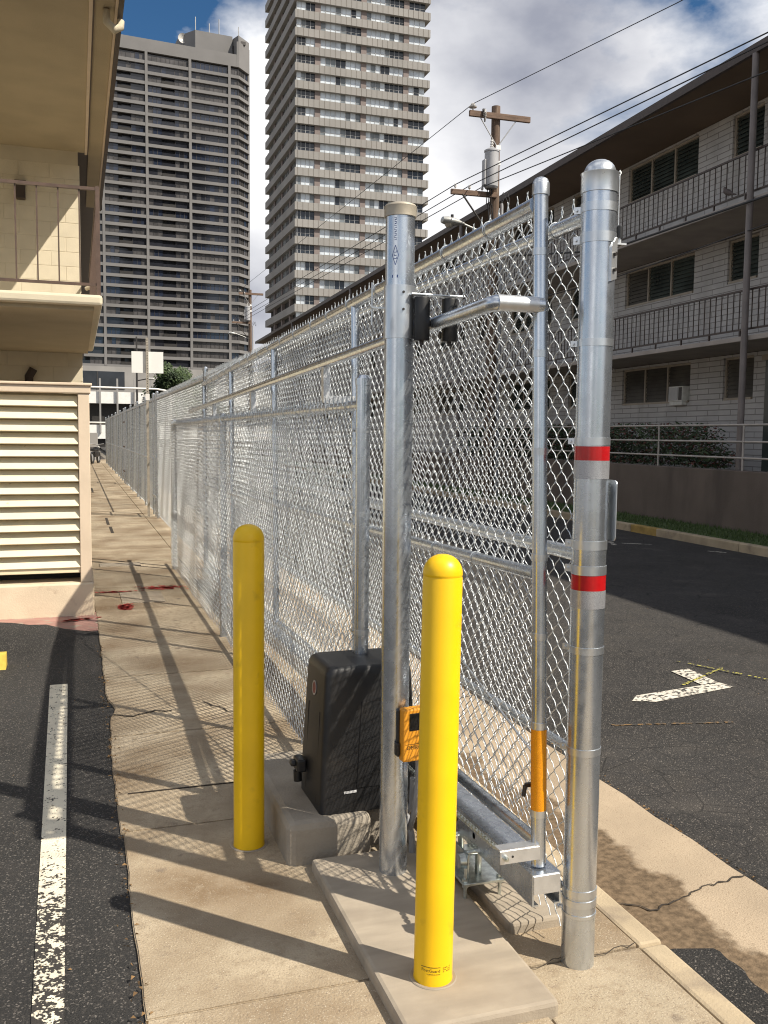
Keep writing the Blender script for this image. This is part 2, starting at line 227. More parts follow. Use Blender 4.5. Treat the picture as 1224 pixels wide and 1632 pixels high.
# ------------------------------------------------------------------ mesh helpers
class MB:
    def __init__(s): s.v = []; s.f = []; s.m = []; s.sm = []
    def add(s, vs, fs, mi=0, smooth=False):
        o = len(s.v); s.v += [tuple(v) for v in vs]; s.f += [tuple(i+o for i in f) for f in fs]; s.m += [mi]*len(fs); s.sm += [smooth]*len(fs); return s
    def box(s, a, b, mi=0):
        (x0, y0, z0), (x1, y1, z1) = [min(p, q) for p, q in zip(a, b)], [max(p, q) for p, q in zip(a, b)]
        vs = [(x0, y0, z0), (x1, y0, z0), (x1, y1, z0), (x0, y1, z0), (x0, y0, z1), (x1, y0, z1), (x1, y1, z1), (x0, y1, z1)]
        return s.add(vs, [(3, 2, 1, 0), (4, 5, 6, 7), (0, 1, 5, 4), (1, 2, 6, 5), (2, 3, 7, 6), (3, 0, 4, 7)], mi)
    def cbox(s, a, b, c=0.01, mi=0):
        """box with chamfered edges"""
        lo = [min(p, q) for p, q in zip(a, b)]; hi = [max(p, q) for p, q in zip(a, b)]
        bm = bmesh.new(); bmesh.ops.create_cube(bm, size=1)
        for v in bm.verts: v.co = Vector([lo[i] if v.co[i] < 0 else hi[i] for i in range(3)])
        bmesh.ops.bevel(bm, geom=bm.edges[:], offset=c, segments=2, affect='EDGES', profile=0.5)
        bm.verts.index_update(); s.add([v.co[:] for v in bm.verts], [[v.index for v in f.verts] for f in bm.faces], mi, False); bm.free(); return s
    def tube(s, pts, r, n=12, mi=0, cap=True, smooth=True):
        P = [Vector(p) for p in pts]; rs = r if isinstance(r, (list, tuple)) else [r]*len(P); rings = []; ref = None
        for i, p in enumerate(P):
            t_ = ((P[i+1]-p) if i == 0 else (p-P[i-1]) if i == len(P)-1 else ((P[i+1]-p).normalized()+(p-P[i-1]).normalized())).normalized()
            if ref is None: ref = t_.orthogonal().normalized()
            else: ref = (ref - t_*ref.dot(t_)).normalized()
            bi = t_.cross(ref)
            sc = 1.0
            if 0 < i < len(P)-1:
                cs = max(0.35, t_.dot((p-P[i-1]).normalized())); sc = 1/cs if cs > 0.7 else 1.0
            rings.append([p+(ref*math.cos(2*math.pi*k/n)+bi*math.sin(2*math.pi*k/n))*rs[i]*sc for k in range(n)])
        vs = [q for rg in rings for q in rg]; fs = [(i*n+k, i*n+(k+1) % n, (i+1)*n+(k+1) % n, (i+1)*n+k) for i in range(len(P)-1) for k in range(n)]
        s.add(vs, fs, mi, smooth)
        if cap: s.add(rings[0], [tuple(range(n))[::-1]], mi); s.add(rings[-1], [tuple(range(n))], mi)
        return s
    def lathe(s, prof, c=(0, 0, 0), n=24, mi=0, smooth=True, axis='z'):
        runs = [[prof[0]]]
        for j in range(1, len(prof)):
            runs[-1].append(prof[j])
            if j < len(prof)-1:
                a, b_, d = Vector(prof[j-1]), Vector(prof[j]), Vector(prof[j+1])
                if (b_-a).length > 1e-6 and (d-b_).length > 1e-6 and (b_-a).angle(d-b_) > 0.6: runs.append([prof[j]])
        for run in runs:
            vs = []; fs = []; m_ = len(run)
            for k in range(n):
                a = 2*math.pi*k/n; ca, sa = math.cos(a), math.sin(a)
                for (r, z) in run:
                    p = (r*ca, r*sa, z)
                    if axis == 'x': p = (z, r*ca, r*sa)
                    if axis == 'y': p = (r*sa, z, r*ca)
                    vs.append((c[0]+p[0], c[1]+p[1], c[2]+p[2]))
            for k in range(n):
                k2 = (k+1) % n
                for j in range(m_-1): fs.append((k*m_+j, k2*m_+j, k2*m_+j+1, k*m_+j+1))
            s.add(vs, fs, mi, smooth)
        return s
    def quad(s, a, b, c, d, mi=0): return s.add([a, b, c, d], [(0, 1, 2, 3)], mi)
    def prism(s, poly, z0, z1, mi=0):
        n = len(poly); return s.add([(x, y, z0) for x, y in poly]+[(x, y, z1) for x, y in poly], [tuple(range(n))[::-1], tuple(range(n, 2*n))]+[(i, (i+1) % n, n+(i+1) % n, n+i) for i in range(n)], mi)
    def mesh(s, name, mats):
        me = bpy.data.meshes.new(name); me.from_pydata(s.v, [], s.f)
        for m_ in (mats if isinstance(mats, (list, tuple)) else [mats]): me.materials.append(m_)
        me.polygons.foreach_set('material_index', s.m); me.polygons.foreach_set('use_smooth', s.sm); me.update(); return me
    def build(s, name, mats, parent=None, **kw): return put(name, s.mesh(name, mats), parent, **kw)
def put(name, me, parent=None, loc=None, rz=None, label=None, cat=None, group=None, kind=None):
    o = bpy.data.objects.new(name, me); col.objects.link(o)
    if parent is not None: o.parent = parent
    if loc is not None: o.location = loc
    if rz is not None: o.rotation_euler[2] = rz
    return tag(o, label, cat, group, kind)
def tag(o, label=None, cat=None, group=None, kind=None):
    for k, v in (('label', label), ('category', cat), ('group', group), ('kind', kind)):
        if v: o[k] = v
    return o
def empty(name, loc=(0, 0, 0), rz=0.0, **kw): return put(name, None, None, loc, rz, **kw)
def tree_copy(o, parent=None):
    c = o.copy(); col.objects.link(c); c.parent = parent
    for ch in list(o.children): tree_copy(ch, c)
    return c
def np_mesh(name, V, Q, mats, smooth=True):
    me = bpy.data.meshes.new(name); nv, nf, k = len(V), len(Q), Q.shape[1]
    me.vertices.add(nv); me.vertices.foreach_set('co', V.astype(np.float32).ravel())
    me.loops.add(nf*k); me.loops.foreach_set('vertex_index', Q.astype(np.int32).ravel())
    me.polygons.add(nf); me.polygons.foreach_set('loop_start', np.arange(0, nf*k, k, dtype=np.int32)); me.polygons.foreach_set('loop_total', np.full(nf, k, np.int32))
    me.polygons.foreach_set('use_smooth', np.full(nf, smooth)); me.materials.append(mats) if not isinstance(mats, list) else [me.materials.append(x) for x in mats]
    me.update(calc_edges=True); return me
BANG = R(1.5)   # the street's far side stands 1.5 degrees off our pavement
def B(x, y, z=0): return (x*math.cos(BANG)+y*math.sin(BANG), -x*math.sin(BANG)+y*math.cos(BANG), z)
def text_poly(s, size):
    cu = bpy.data.curves.new('t', 'FONT'); cu.body = s; cu.size = size; cu.align_x = 'CENTER'; cu.resolution_u = 2
    o = bpy.data.objects.new('t', cu); col.objects.link(o); bpy.context.view_layer.update()
    me = bpy.data.meshes.new_from_object(o.evaluated_get(bpy.context.evaluated_depsgraph_get()))
    v = [tuple(p.co) for p in me.vertices]; f = [tuple(p.vertices) for p in me.polygons]
    bpy.data.objects.remove(o); bpy.data.curves.remove(cu); bpy.data.meshes.remove(me); return v, f

# ================================================================== SETTING
MB().quad((-900, -300, -0.36), (900, -300, -0.36), (900, 1500, -0.36), (-900, 1500, -0.36)).build('ground', m_ground, kind='structure')
# parking lot (left), street (right)
lot = MB(); nx, ny = 30, 60
lot.box((-14, -8, -0.3), (0.40, 8.15, -0.012)).build('parking_lot', m_lot, kind='structure')
berm = MB(); bx_ = np.linspace(-6, 0.14, 46)
for i in range(45):
    def hh(x): return (0.062+0.02*math.sin(x*7)+0.012*math.sin(x*19+1))*min(1, max(0.12, (0.05-x)/0.25))
    xa, xb = bx_[i], bx_[i+1]; ya, yb = 8.36+0.03*math.sin(xa*9)-max(0, xa+0.25)*0.9, 8.36+0.03*math.sin(xb*9)-max(0, xb+0.25)*0.9
    prof = lambda x, yb_: [(x, 7.55+0.1*math.sin(x*5), -0.011), (x, 7.95, hh(x)*0.75), (x, yb_-0.12, hh(x)), (x, yb_, hh(x)*0.35), (x, yb_+0.015, -0.1)]
    A, Bq = prof(xa, ya), prof(xb, yb)
    for k in range(4): berm.add([A[k], Bq[k], Bq[k+1], A[k+1]], [(0, 1, 2, 3)], 0, k < 2)
berm.build('asphalt_berm', m_lot, kind='structure')
MB().box((-14, 8.16, -0.3), (0.150, 8.99, -0.006)).build('painted_walkway', m_pink, kind='structure')
# street
rd = MB()
ys = [-30, 0, 4, 8, 12, 20, 40, 80, 140]
for i in range(len(ys)-1):
    y0, y1 = ys[i], ys[i+1]
    e0, e1 = B(9.72, y0), B(9.72, y1)
    def cr(k, e, y): x = 2.553+(e[0]-2.553)*k; return (x, y if k == 0 else y+(e[1]-y)*k, -0.10+0.06*math.sin(math.pi*k)-0.02*k)
    for k in range(8):
        rd.add([cr(k/8, e0, y0), cr((k+1)/8, e0, y0), cr((k+1)/8, e1, y1), cr(k/8, e1, y1)], [(0, 1, 2, 3)], 0, True)
rd.build('street', m_road, kind='structure')
def roadz(x): k = (x-2.553)/7.2; return -0.10+0.06*math.sin(math.pi*k)-0.02*k
# ragged asphalt lip + wet patch against the kerb
gut = empty('gutter', kind='structure')
gy = [-6, -1.5, 1.0, 5.5, 8.5, 12, 20, 35, 60]
for i in range(len(gy)-1):
    g_ = MB(); y0, y1 = gy[i]+0.006, gy[i+1]-0.006; n = max(2, int((y1-y0)/0.25)); 
    for k in range(n):
        a, c = y0+(y1-y0)*k/n, y0+(y1-y0)*(k+1)/n
        for j in range(6):
            xa, xb = 1.846+0.72*j/6, 1.846+0.72*(j+1)/6
            if j == 5: xa2, ra, rc = xa, 2.553+0.007*math.sin(a*11)+0.006*math.sin(a*37), 2.553+0.007*math.sin(c*11)+0.006*math.sin(c*37)
            else: ra = rc = xb
            zf = lambda x: -0.128+0.038*((x-1.846)/0.707)
            skew = 0.28
            g_.add([(xa, a+skew*(xa-1.846), zf(xa)), (ra, a+skew*(ra-1.846), zf(ra)), (rc, c+skew*(rc-1.846), zf(rc)), (xa, c+skew*(xa-1.846), zf(xa))], [(0, 1, 2, 3)], 0, True)
    g_.build('gutter_slab', m_gut, gut)
MB().box((1.83, -6, -0.3), (2.54, 60, -0.145)).build('gutter_bed', m_ground, gut)
def blob(pts, z, jit=0.01, n=6):
    """closed irregular outline through points, subdivided and jittered"""
    out = []
    for i in range(len(pts)):
        a, b_ = Vector(pts[i]), Vector(pts[(i+1) % len(pts)])
        for k in range(n): p = a.lerp(b_, k/n); out.append((p.x+random.uniform(-jit, jit), p.y+random.uniform(-jit, jit)))
    return out
m_wet = mat('gutter_silt_stain', (0.165, 0.115, 0.068), 0.6, var=0.25, scale=9, bump=0.2, bscale=120); over(m_wet, (0.11, 0.07, 0.04), 60, 0.55, 0.7, 4)
def strip_sheet(name, pts_l, pts_r, zf, dz, m_, parent):
    s_ = MB()
    for i in range(len(pts_l)-1):
        a, b_, c, d = pts_l[i], pts_r[i], pts_r[i+1], pts_l[i+1]
        s_.add([(a[0], a[1], zf(a[0])+dz), (b_[0], b_[1], zf(b_[0])+dz), (c[0], c[1], zf(c[0])+dz), (d[0], d[1], zf(d[0])+dz)], [(0, 1, 2, 3)])
    return s_.build(name, m_, parent)
zgf = lambda x: -0.128+0.038*((x-1.846)/0.707)
yy = np.linspace(2.0, 6.5, 150)
sy = [2.2, 2.567, 2.674, 2.843, 2.932, 3.248, 3.444, 3.53, 4.2, 5.2, 6.5]; sx2 = [2.30, 2.319, 2.262, 2.251, 2.208, 2.274, 2.261, 2.20, 2.05, 1.95, 1.87]
wl = [(1.852, y) for y in yy]; wr = [(float(np.interp(y, sy, sx2))+0.012*math.sin(y*19)+0.008*math.sin(y*43+1)+random.uniform(-.004, .004), y) for y in yy]
# asphalt patch beside the kerb
yy = np.linspace(0.9, 2.63, 70)
pl_ = [(1.852+0.09*max(0, (y-2.2)/0.42)**2+random.uniform(-.004, .004), y) for y in yy]; pr_ = [(float(np.interp(y, [0.9, 1.9, 2.2, 2.35, 2.5, 2.58, 2.63], [1.88, 2.02, 2.06, 2.09, 2.105, 2.09, 1.97]))+0.008*math.sin(y*47)+random.uniform(-.005, .005), y) for y in yy]
strip_sheet('asphalt_patch', pl_, pr_, zgf, 0.010, m_lot, gut)
m_crack = mat('crack_dark', (0.045, 0.035, 0.026), 0.95, var=0.3, scale=40)
def crack(pts, w0, parent, zf, n=5, jit=0.012):
    P = []
    for i in range(len(pts)-1):
        a, b_ = Vector(pts[i]), Vector(pts[i+1])
        for k in range(n): p = a.lerp(b_, k/n); P.append((p.x+random.uniform(-jit, jit), p.y+random.uniform(-jit, jit)))
    P.append(pts[-1]); c = MB()
    for i in range(len(P)-1):
        (xa, ya), (xb, yb) = P[i], P[i+1]; d = Vector((yb-ya, xa-xb)).normalized(); wa, wb = [w0*random.uniform(0.4, 1.2) for _ in (0, 1)]
        c.add([(xa-d.x*wa, ya-d.y*wa, zf(xa)+0.005), (xb-d.x*wb, yb-d.y*wb, zf(xb)+0.005), (xb+d.x*wb, yb+d.y*wb, zf(xb)+0.005), (xa+d.x*wa, ya+d.y*wa, zf(xa)+0.005)], [(0, 1, 2, 3)])
    return c.build('crack', m_crack, parent)
crack([(1.90, 3.07), (2.052, 2.88), (2.16, 2.90), (2.267, 2.94), (2.395, 2.953), (2.56, 2.972)], 0.0045, gut, zgf)

# sidewalk slabs
sw = empty('sidewalk', kind='structure')
MB().box((0.130, -6, -0.3), (1.70, 70, -0.016)).build('joint_bed', m_crack, sw)
joints = [-2.6, -1.3, 0.0, 1.3, 2.6, 3.92, 5.21, 6.5, 7.75, 9.05, 10.35, 11.65, 12.45, 13.8, 15.2, 16.6, 18.0, 19.5, 21.0, 22.6, 24.2, 26, 28, 30, 32.5, 35, 38, 42, 46, 52, 60]
for i in range(len(joints)-1):
    y0, y1 = joints[i]+0.004, joints[i+1]-0.004
    s_ = MB(); x0 = 0.155+random.uniform(-0.008, 0.008)
    # left edge is broken and uneven against the asphalt
    n = 14; out = [(x0+random.uniform(-0.005, 0.004)+(0.045*math.exp(-((y0+(y1-y0)*k/n-5.75)/0.16)**2)), y0+(y1-y0)*k/n) for k in range(n+1)] if y0 < 8.8 else [(0.14, y0), (0.14, y1)]
    poly = [(1.276, y0), (1.276, y1)]+[(x, y) for x, y in reversed(out)]
    zt = random.uniform(-0.004, 0.003)
    bm = bmesh.new(); f_ = bm.faces.new([bm.verts.new((x, y, zt)) for x, y in poly]); 
    ex = bmesh.ops.extrude_face_region(bm, geom=[f_]); bmesh.ops.translate(bm, verts=[v for v in ex['geom'] if isinstance(v, bmesh.types.BMVert)], vec=(0, 0, -0.1))
    bmesh.ops.recalc_face_normals(bm, faces=bm.faces); bmesh.ops.bevel(bm, geom=[e for e in bm.edges if all(abs(v.co.z-zt) < 1e-4 for v in e.verts)], offset=0.004, segments=2, affect='EDGES')
    me = bpy.data.meshes.new('slab'); bm.to_mesh(me); bm.free(); me.materials.append(m_slab); put('slab', me, sw)
kj = [-3.8, -0.7, 0.9, 2.52, 4.1, 5.7, 7.3, 8.9, 10.5, 12.1, 13.7, 15.3, 16.9, 18.5, 20.1, 22, 24, 26, 28, 31, 34, 38, 44, 52, 60]
for i in range(len(kj)-1):
    MB().cbox((1.284, kj[i]+0.004, -0.09), (1.742, kj[i+1]-0.004, random.uniform(-0.004, 0.002)), 0.006).build('slab', m_slab, sw)
kerb = empty('kerb', kind='structure')
for i in range(len(kj)-1):
    MB().cbox((1.748, kj[i]+0.003, -0.25), (1.846+random.uniform(-0.003, 0.003), kj[i+1]-0.003, random.uniform(-0.006, 0.0)), 0.014).build('kerb_stone', m_kerb, kerb)
z0f = lambda x: 0.0
crack([(1.30, 2.49), (1.45, 2.53), (1.60, 2.50), (1.74, 2.53)], 0.002, sw, z0f)
crack([(0.17, 5.62), (0.30, 5.55), (0.42, 5.63), (0.52, 5.60)], 0.008, sw, z0f); crack([(0.72, 5.75), (0.85, 5.5), (1.0, 5.3)], 0.006, sw, z0f)
# saw-cut joint, dark repair strips and red sprayed marks further along
MB().box((0.20, 4.338, 0.0), (0.80, 4.346, 0.0035)).build('saw_cut', m_crack, sw)
for (x, y, wd, ln) in [(0.50, 17.5, 0.05, 1.4), (0.52, 16.0, 0.05, 1.1), (0.38, 27, 0.05, 2.2)]:
    MB().box((x, y, 0.0), (x+wd, y+ln, 0.004)).build('repair_strip', m_crack, sw)
def spray(name, c, sx_, sy_, n, m_, parent, ang=0.0):
    s_ = MB()
    for _ in range(n):
        u, v = random.gauss(0, 0.4), random.gauss(0, 0.35); x = c[0]+(u*sx_*math.cos(ang)-v*sy_*math.sin(ang)); y = c[1]+(u*sx_*math.sin(ang)+v*sy_*math.cos(ang)); r_ = random.uniform(0.006, 0.02)
        s_.add([(x+r_*1.6*math.cos(a), y+r_*math.sin(a), c[2]+0.0045) for a in np.arange(5)*1.2566], [(0, 1, 2, 3, 4)])
    return s_.build(name, m_, parent, kind='stuff')
spray('red_paint_mark', (0.86, 10.2, 0.0), 0.28, 0.16, 170, m_redpaint, sw); spray('red_paint_mark', (0.42, 9.15, 0.0), 0.09, 0.22, 90, m_redpaint, sw); spray('red_paint_mark', (0.35, 10.05, 0.0), 0.22, 0.05, 60, m_redpaint, sw)
spray('red_paint_mark', (-0.05, 8.62, 0.0), 0.16, 0.05, 60, m_redpaint, sw, 0.3)
# covers set in the pavement
for (x, y, a, b_) in [(0.40, 9.35, 0.42, 0.62), (0.25, 12.0, 0.5, 0.28)]:
    c = MB().cbox((x, y, -0.02), (x+a, y+b_, 0.006), 0.004); c.build('utility_cover', m_pad, label=('concrete utility box lid beside the red paint marks' if a < 0.45 else 'flat rectangular utility lid by the corner of the plinth'), cat='utility cover')
# painted lines
ln = MB()
for k in range(24):
    y0, y1 = 2.0+4.45*k/24, 2.0+4.45*(k+1)/24
    xl = lambda y: -0.155-0.012*(y-3); xr = lambda y: -0.063-0.006*(y-3)
    ln.add([(xl(y0), y0, -0.008), (xr(y0), y0, -0.008), (xr(y1), y1, -0.008), (xl(y1), y1, -0.008)], [(0, 1, 2, 3)])
ln.build('parking_line', m_line, kind='structure')
def sheet(name, poly, m_, dz=0.004):
    s_ = MB(); s_.add([(x, y, roadz(x)+dz) for x, y in poly], [tuple(range(len(poly)))]); return s_.build(name, m_, kind='structure')
def pzr(pts): return pts
sheet('parking_mark', [(3.50, 5.22), (3.64, 5.15), (4.36, 5.27), (4.34, 5.40), (3.60, 5.32)], m_line2)
sheet('parking_mark', [(4.18, 5.385), (4.33, 5.405), (4.37, 5.79), (4.20, 5.77)], m_line2, 0.006)
def brush(name, a, b_, wd, m_, dz=0.009, n=18):
    s_ = MB(); A, Bv = Vector(a), Vector(b_); d = (Bv-A).normalized(); p = Vector((-d.y, d.x))
    for k in range(n):
        if random.random() < 0.25: continue
        q0, q1 = A.lerp(Bv, k/n), A.lerp(Bv, (k+1.05)/n); w0 = wd*random.uniform(0.25, 1)
        pts = [q0-p*w0, q1-p*w0, q1+p*w0, q0+p*w0]; s_.add([(q.x, q.y, roadz(q.x)+dz) for q in pts], [(0, 1, 2, 3)])
    return s_.build(name, m_, kind='structure')
brush('spray_line', (4.05, 5.42), (4.62, 5.72), 0.016, m_spray, 0.009, 34); brush('spray_line', (4.42, 6.0), (4.80, 5.12), 0.015, m_spray, 0.011, 40)
m_seal = mat('tar_seal_tan', (0.20, 0.12, 0.05), 0.9, var=0.3, scale=20); over(m_seal, (0.055, 0.05, 0.045), 30, 0.42, 0.56, 5)
brush('crack_filler', (3.10, 4.83), (3.85, 4.62), 0.016, m_seal, 0.004, 44)
for (x0, y0, x1, y1) in [(7.85, 13.75, 8.75, 13.40), (8.0, 13.3, 8.25, 13.9), (9.2, 12.5, 9.5, 12.2)]:
    a, b_ = B(x0, y0), B(x1, y1); brush('parking_mark', a[:2], b_[:2], 0.05, m_line2, 0.008, 6)
# road-edge litter
lt = MB()
for _ in range(900):
    y = random.uniform(1.8, 9); x = 2.56+abs(random.gauss(0, 0.018))-0.01+0.015*math.sin(y*11); r_ = random.uniform(0.003, 0.010); a = random.uniform(0, 6.3); dx, dy = math.cos(a)*r_, math.sin(a)*r_
    z = roadz(2.56)+0.006; lt.add([(x-dx, y-dy, z), (x+dy*0.5, y-dx*0.5, z+random.uniform(0.001, 0.008)), (x+dx, y+dy, z)], [(0, 1, 2)])
for _ in range(260):
    y = random.uniform(1.9, 7.5); x = 0.148+random.gauss(0, 0.016); r_ = random.uniform(0.004, 0.013); a = random.uniform(0, 6.3); dx, dy = math.cos(a)*r_, math.sin(a)*r_
    lt.add([(x-dx, y-dy, 0.002), (x+dy*0.5, y-dx*0.5, 0.002+random.uniform(0.001, 0.01)), (x+dx, y+dy, 0.003)], [(0, 1, 2)])
for _ in range(160):
    x, y = random.choice([(random.uniform(-1.2, 0.12), random.uniform(2.2, 7.4)), (random.uniform(2.7, 7), random.uniform(2.8, 9))]); r_ = random.uniform(0.003, 0.008); a = random.uniform(0, 6.3); dx, dy = math.cos(a)*r_, math.sin(a)*r_; z = -0.007 if x < 1 else roadz(x)+0.006
    lt.add([(x-dx, y-dy, z), (x+dy*0.6, y-dx*0.6, z+0.004), (x+dx, y+dy, z)], [(0, 1, 2)])
lt.build('leaf_litter', m_litter, kind='stuff', label='dry brown leaf crumbs along the pavement and gutter edges', cat='litter')
# far side of the street
fk = empty('far_kerb', B(0, 0), -BANG, kind='structure')
m_kyel = mat('kerb_paint_yellow', (0.36, 0.24, 0.07), 0.85, var=0.2, scale=6)
ky = [-12, -8, -4, 0, 3, 6, 10, 12.4, 14.72, 15.58, 18, 21, 24, 28, 33, 40, 50, 62, 80]
for i in range(len(ky)-1):
    MB().cbox((9.70, ky[i]+0.004, -0.3), (9.86, ky[i+1]-0.004, 0.02), 0.015).build('kerb_stone', m_kyel if ky[i] == 14.72 else m_kerb, fk)
verge = MB().box((9.865, -12, -0.3), (11.03, 80, 0.015)); vo = verge.build('verge', m_grass, kind='structure'); vo.location = (0, 0, 0); vo.rotation_euler[2] = -BANG
gs = MB()
for _ in range(6000):
    y = 9+abs(random.gauss(0, 9)); x = random.uniform(9.88, 11.0); h = random.uniform(0.03, 0.09); a = random.uniform(0, 6.3); dx, dy = math.cos(a)*0.008, math.sin(a)*0.008
    p = B(x, y); gs.add([(p[0]-dx, p[1]-dy, 0.014), (p[0]+dx, p[1]+dy, 0.014), (p[0]+random.uniform(-.03, .03), p[1]+random.uniform(-.03, .03), 0.014+h)], [(0, 1, 2)])
gs.build('grass', m_grass, kind='stuff', label='short green grass strip between far kerb and tan retaining wall', cat='grass')

# ================================================================== CHAIN-LINK FABRIC
PER = 0.072
def wire_unit(nper, level, r):
    A, d = PER/4+0.0022, 0.0042; P = []
    for k in range(nper):
        h = k*PER
        if level == 2: P += [(-A, 0, h), (-A+0.0035, d, h+0.0055), (A-0.0035, d, h+PER/2-0.0055), (A, 0, h+PER/2), (A-0.0035, -d, h+PER/2+0.0055), (-A+0.0035, -d, h+PER-0.0055)]
        elif level == 1: P += [(-A, 0, h), (0, d, h+PER/4), (A, 0, h+PER/2), (0, -d, h+PER*0.75)]
        else: P += [(-A, 0, h), (A, 0, h+PER/2)]
    P.append((-A, 0, nper*PER)); P = np.array(P, float)
    ns = {2: 4, 1: 3, 0: 3}[level]
    T = np.gradient(P, axis=0); T /= np.linalg.norm(T, axis=1)[:, None]
    S = np.cross(T, np.array([0, 1.0, 0])); S /= np.maximum(np.linalg.norm(S, axis=1)[:, None], 1e-6); U = np.cross(S, T)
    V = np.concatenate([(P+r*(math.cos(2*math.pi*k/ns+0.7)*S+math.sin(2*math.pi*k/ns+0.7)*U))[:, None, :] for k in range(ns)], axis=1).reshape(-1, 3)
    i = np.arange(len(P)-1)[:, None]*ns; k = np.arange(ns)[None, :]; k2 = (k+1) % ns
    Q = np.stack([i+k, i+k2, i+ns+k2, i+ns+k], -1).reshape(-1, 4)
    return V, Q
def fabric(name, length, z0, z1, fmap, parent, level=2, r=0.0021, barbs=True, sag=0.004):
    nper = int(round((z1-z0)/PER)); V, Q = wire_unit(nper, level, r); npk = int(length/(PER/2)); nv = len(V)
    off = np.arange(npk)
    W = np.repeat(V[None], npk, 0).copy(); W[:, :, 0] += (off*PER/2)[:, None]; W[:, :, 2] += z0+np.where(off % 2 == 0, 0, PER/2)[:, None]
    W = W.reshape(-1, 3); QQ = (Q[None]+(off*nv)[:, None, None]).reshape(-1, 4)
    W[:, 1] += sag*(np.sin(W[:, 0]*2.1+W[:, 2]*1.3)+0.6*np.sin(W[:, 0]*5.3+W[:, 2]*3.1)); W[:, 0] += 0.003*np.sin(W[:, 2]*4+W[:, 0]*1.7)
    if barbs:
        bv = []; bq = []; base = len(W)
        for j in range(npk//2):
            a = (2*j+0.5)*PER/2+(PER/2 if False else 0); h = z0+nper*PER+PER/2
            for s_ in (-1, 1):
                q = [(a+s_*0.002, 0.0, h-0.012), (a-s_*0.002, 0.002*s_, h+0.006), (a+s_*0.004, 0.0, h+random.uniform(0.022, 0.036))]
                for (x, y, z), rr in zip(q, (r, r, r*0.7)): bv += [(x-rr, y-rr, z), (x+rr, y-rr, z), (x, y+rr, z)]
                o = base+len(bv)-9
                for e in range(2):
                    for k in range(3): bq.append((o+e*3+k, o+e*3+(k+1) % 3, o+e*3+3+(k+1) % 3, o+e*3+3+k))
        W = np.concatenate([W, np.array(bv)]); QQ = np.concatenate([QQ, np.array(bq)])
    o = put(name, np_mesh(name, fmap(W), QQ, m_wire), parent, kind='stuff'); return o
def ring(mb, c, axis, R_, r, n=14, mi=0):
    """closed wire loop round a pipe"""
    pts = []
    for k in range(n+1):
        a = 2*math.pi*k/n
        p = {'y': (math.cos(a)*R_, 0, math.sin(a)*R_), 'z': (math.cos(a)*R_, math.sin(a)*R_, 0)}[axis]; pts.append((c[0]+p[0], c[1]+p[1], c[2]+p[2]))
    return mb.tube(pts, r, 5, mi, cap=False)
def band(parent, x, y, z, r, h=0.022, name='tension_band', m_=None, lug=True, ang=math.pi*0.75):
    b_ = MB().lathe([(r, -h/2), (r+0.0022, -h/2), (r+0.0022, h/2), (r, h/2)], (0, 0, 0), 28)
    if lug:
        ca, sa = math.cos(ang), math.sin(ang)
        for s_ in (-1, 1):
            q = [(r*0.98, s_*0.003), (r+0.022, s_*0.003), (r+0.022, s_*0.006), (r*0.98, s_*0.006)]
            b_.prism([(u*ca-v*sa, u*sa+v*ca) for u, v in (q if s_ > 0 else q[::-1])], -h*0.4, h*0.4)
        b_.tube([((r+0.014)*ca+sa*0.011, (r+0.014)*sa-ca*0.011, 0), ((r+0.014)*ca-sa*0.013, (r+0.014)*sa+ca*0.013, 0)], 0.0045, 6)
    return b_.build(name, m_ or m_galvb, parent, loc=(x, y, z))
def sleeve(parent, name, m_, r, z0, z1):
    return MB().lathe([(r, z0), (r+0.0012, z0), (r+0.0012, z1), (r, z1)], n=36).build(name, m_, parent)

# ================================================================== PADS
MB().cbox((0.835, 2.265, -0.06), (1.310, 3.36, 0.045), 0.014).build('concrete_pad', m_pad, label='low smooth concrete pad under the yellow bollard and roller guide post', cat='concrete pad')
MB().cbox((1.365, 2.70, -0.06), (1.60, 4.3, 0.040), 0.012).build('concrete_pad', m_pad, label='narrow concrete footing under the end of the gate beam', cat='concrete pad')
op = MB().cbox((0.755, 3.405, -0.06), (1.10, 4.25, 0.170), 0.03); op.cbox((1.0, 3.50, -0.06), (1.302, 4.25, 0.168), 0.03)
op.build('operator_plinth', m_opad, label='rough raised concrete block under the black gate operator', cat='concrete block')

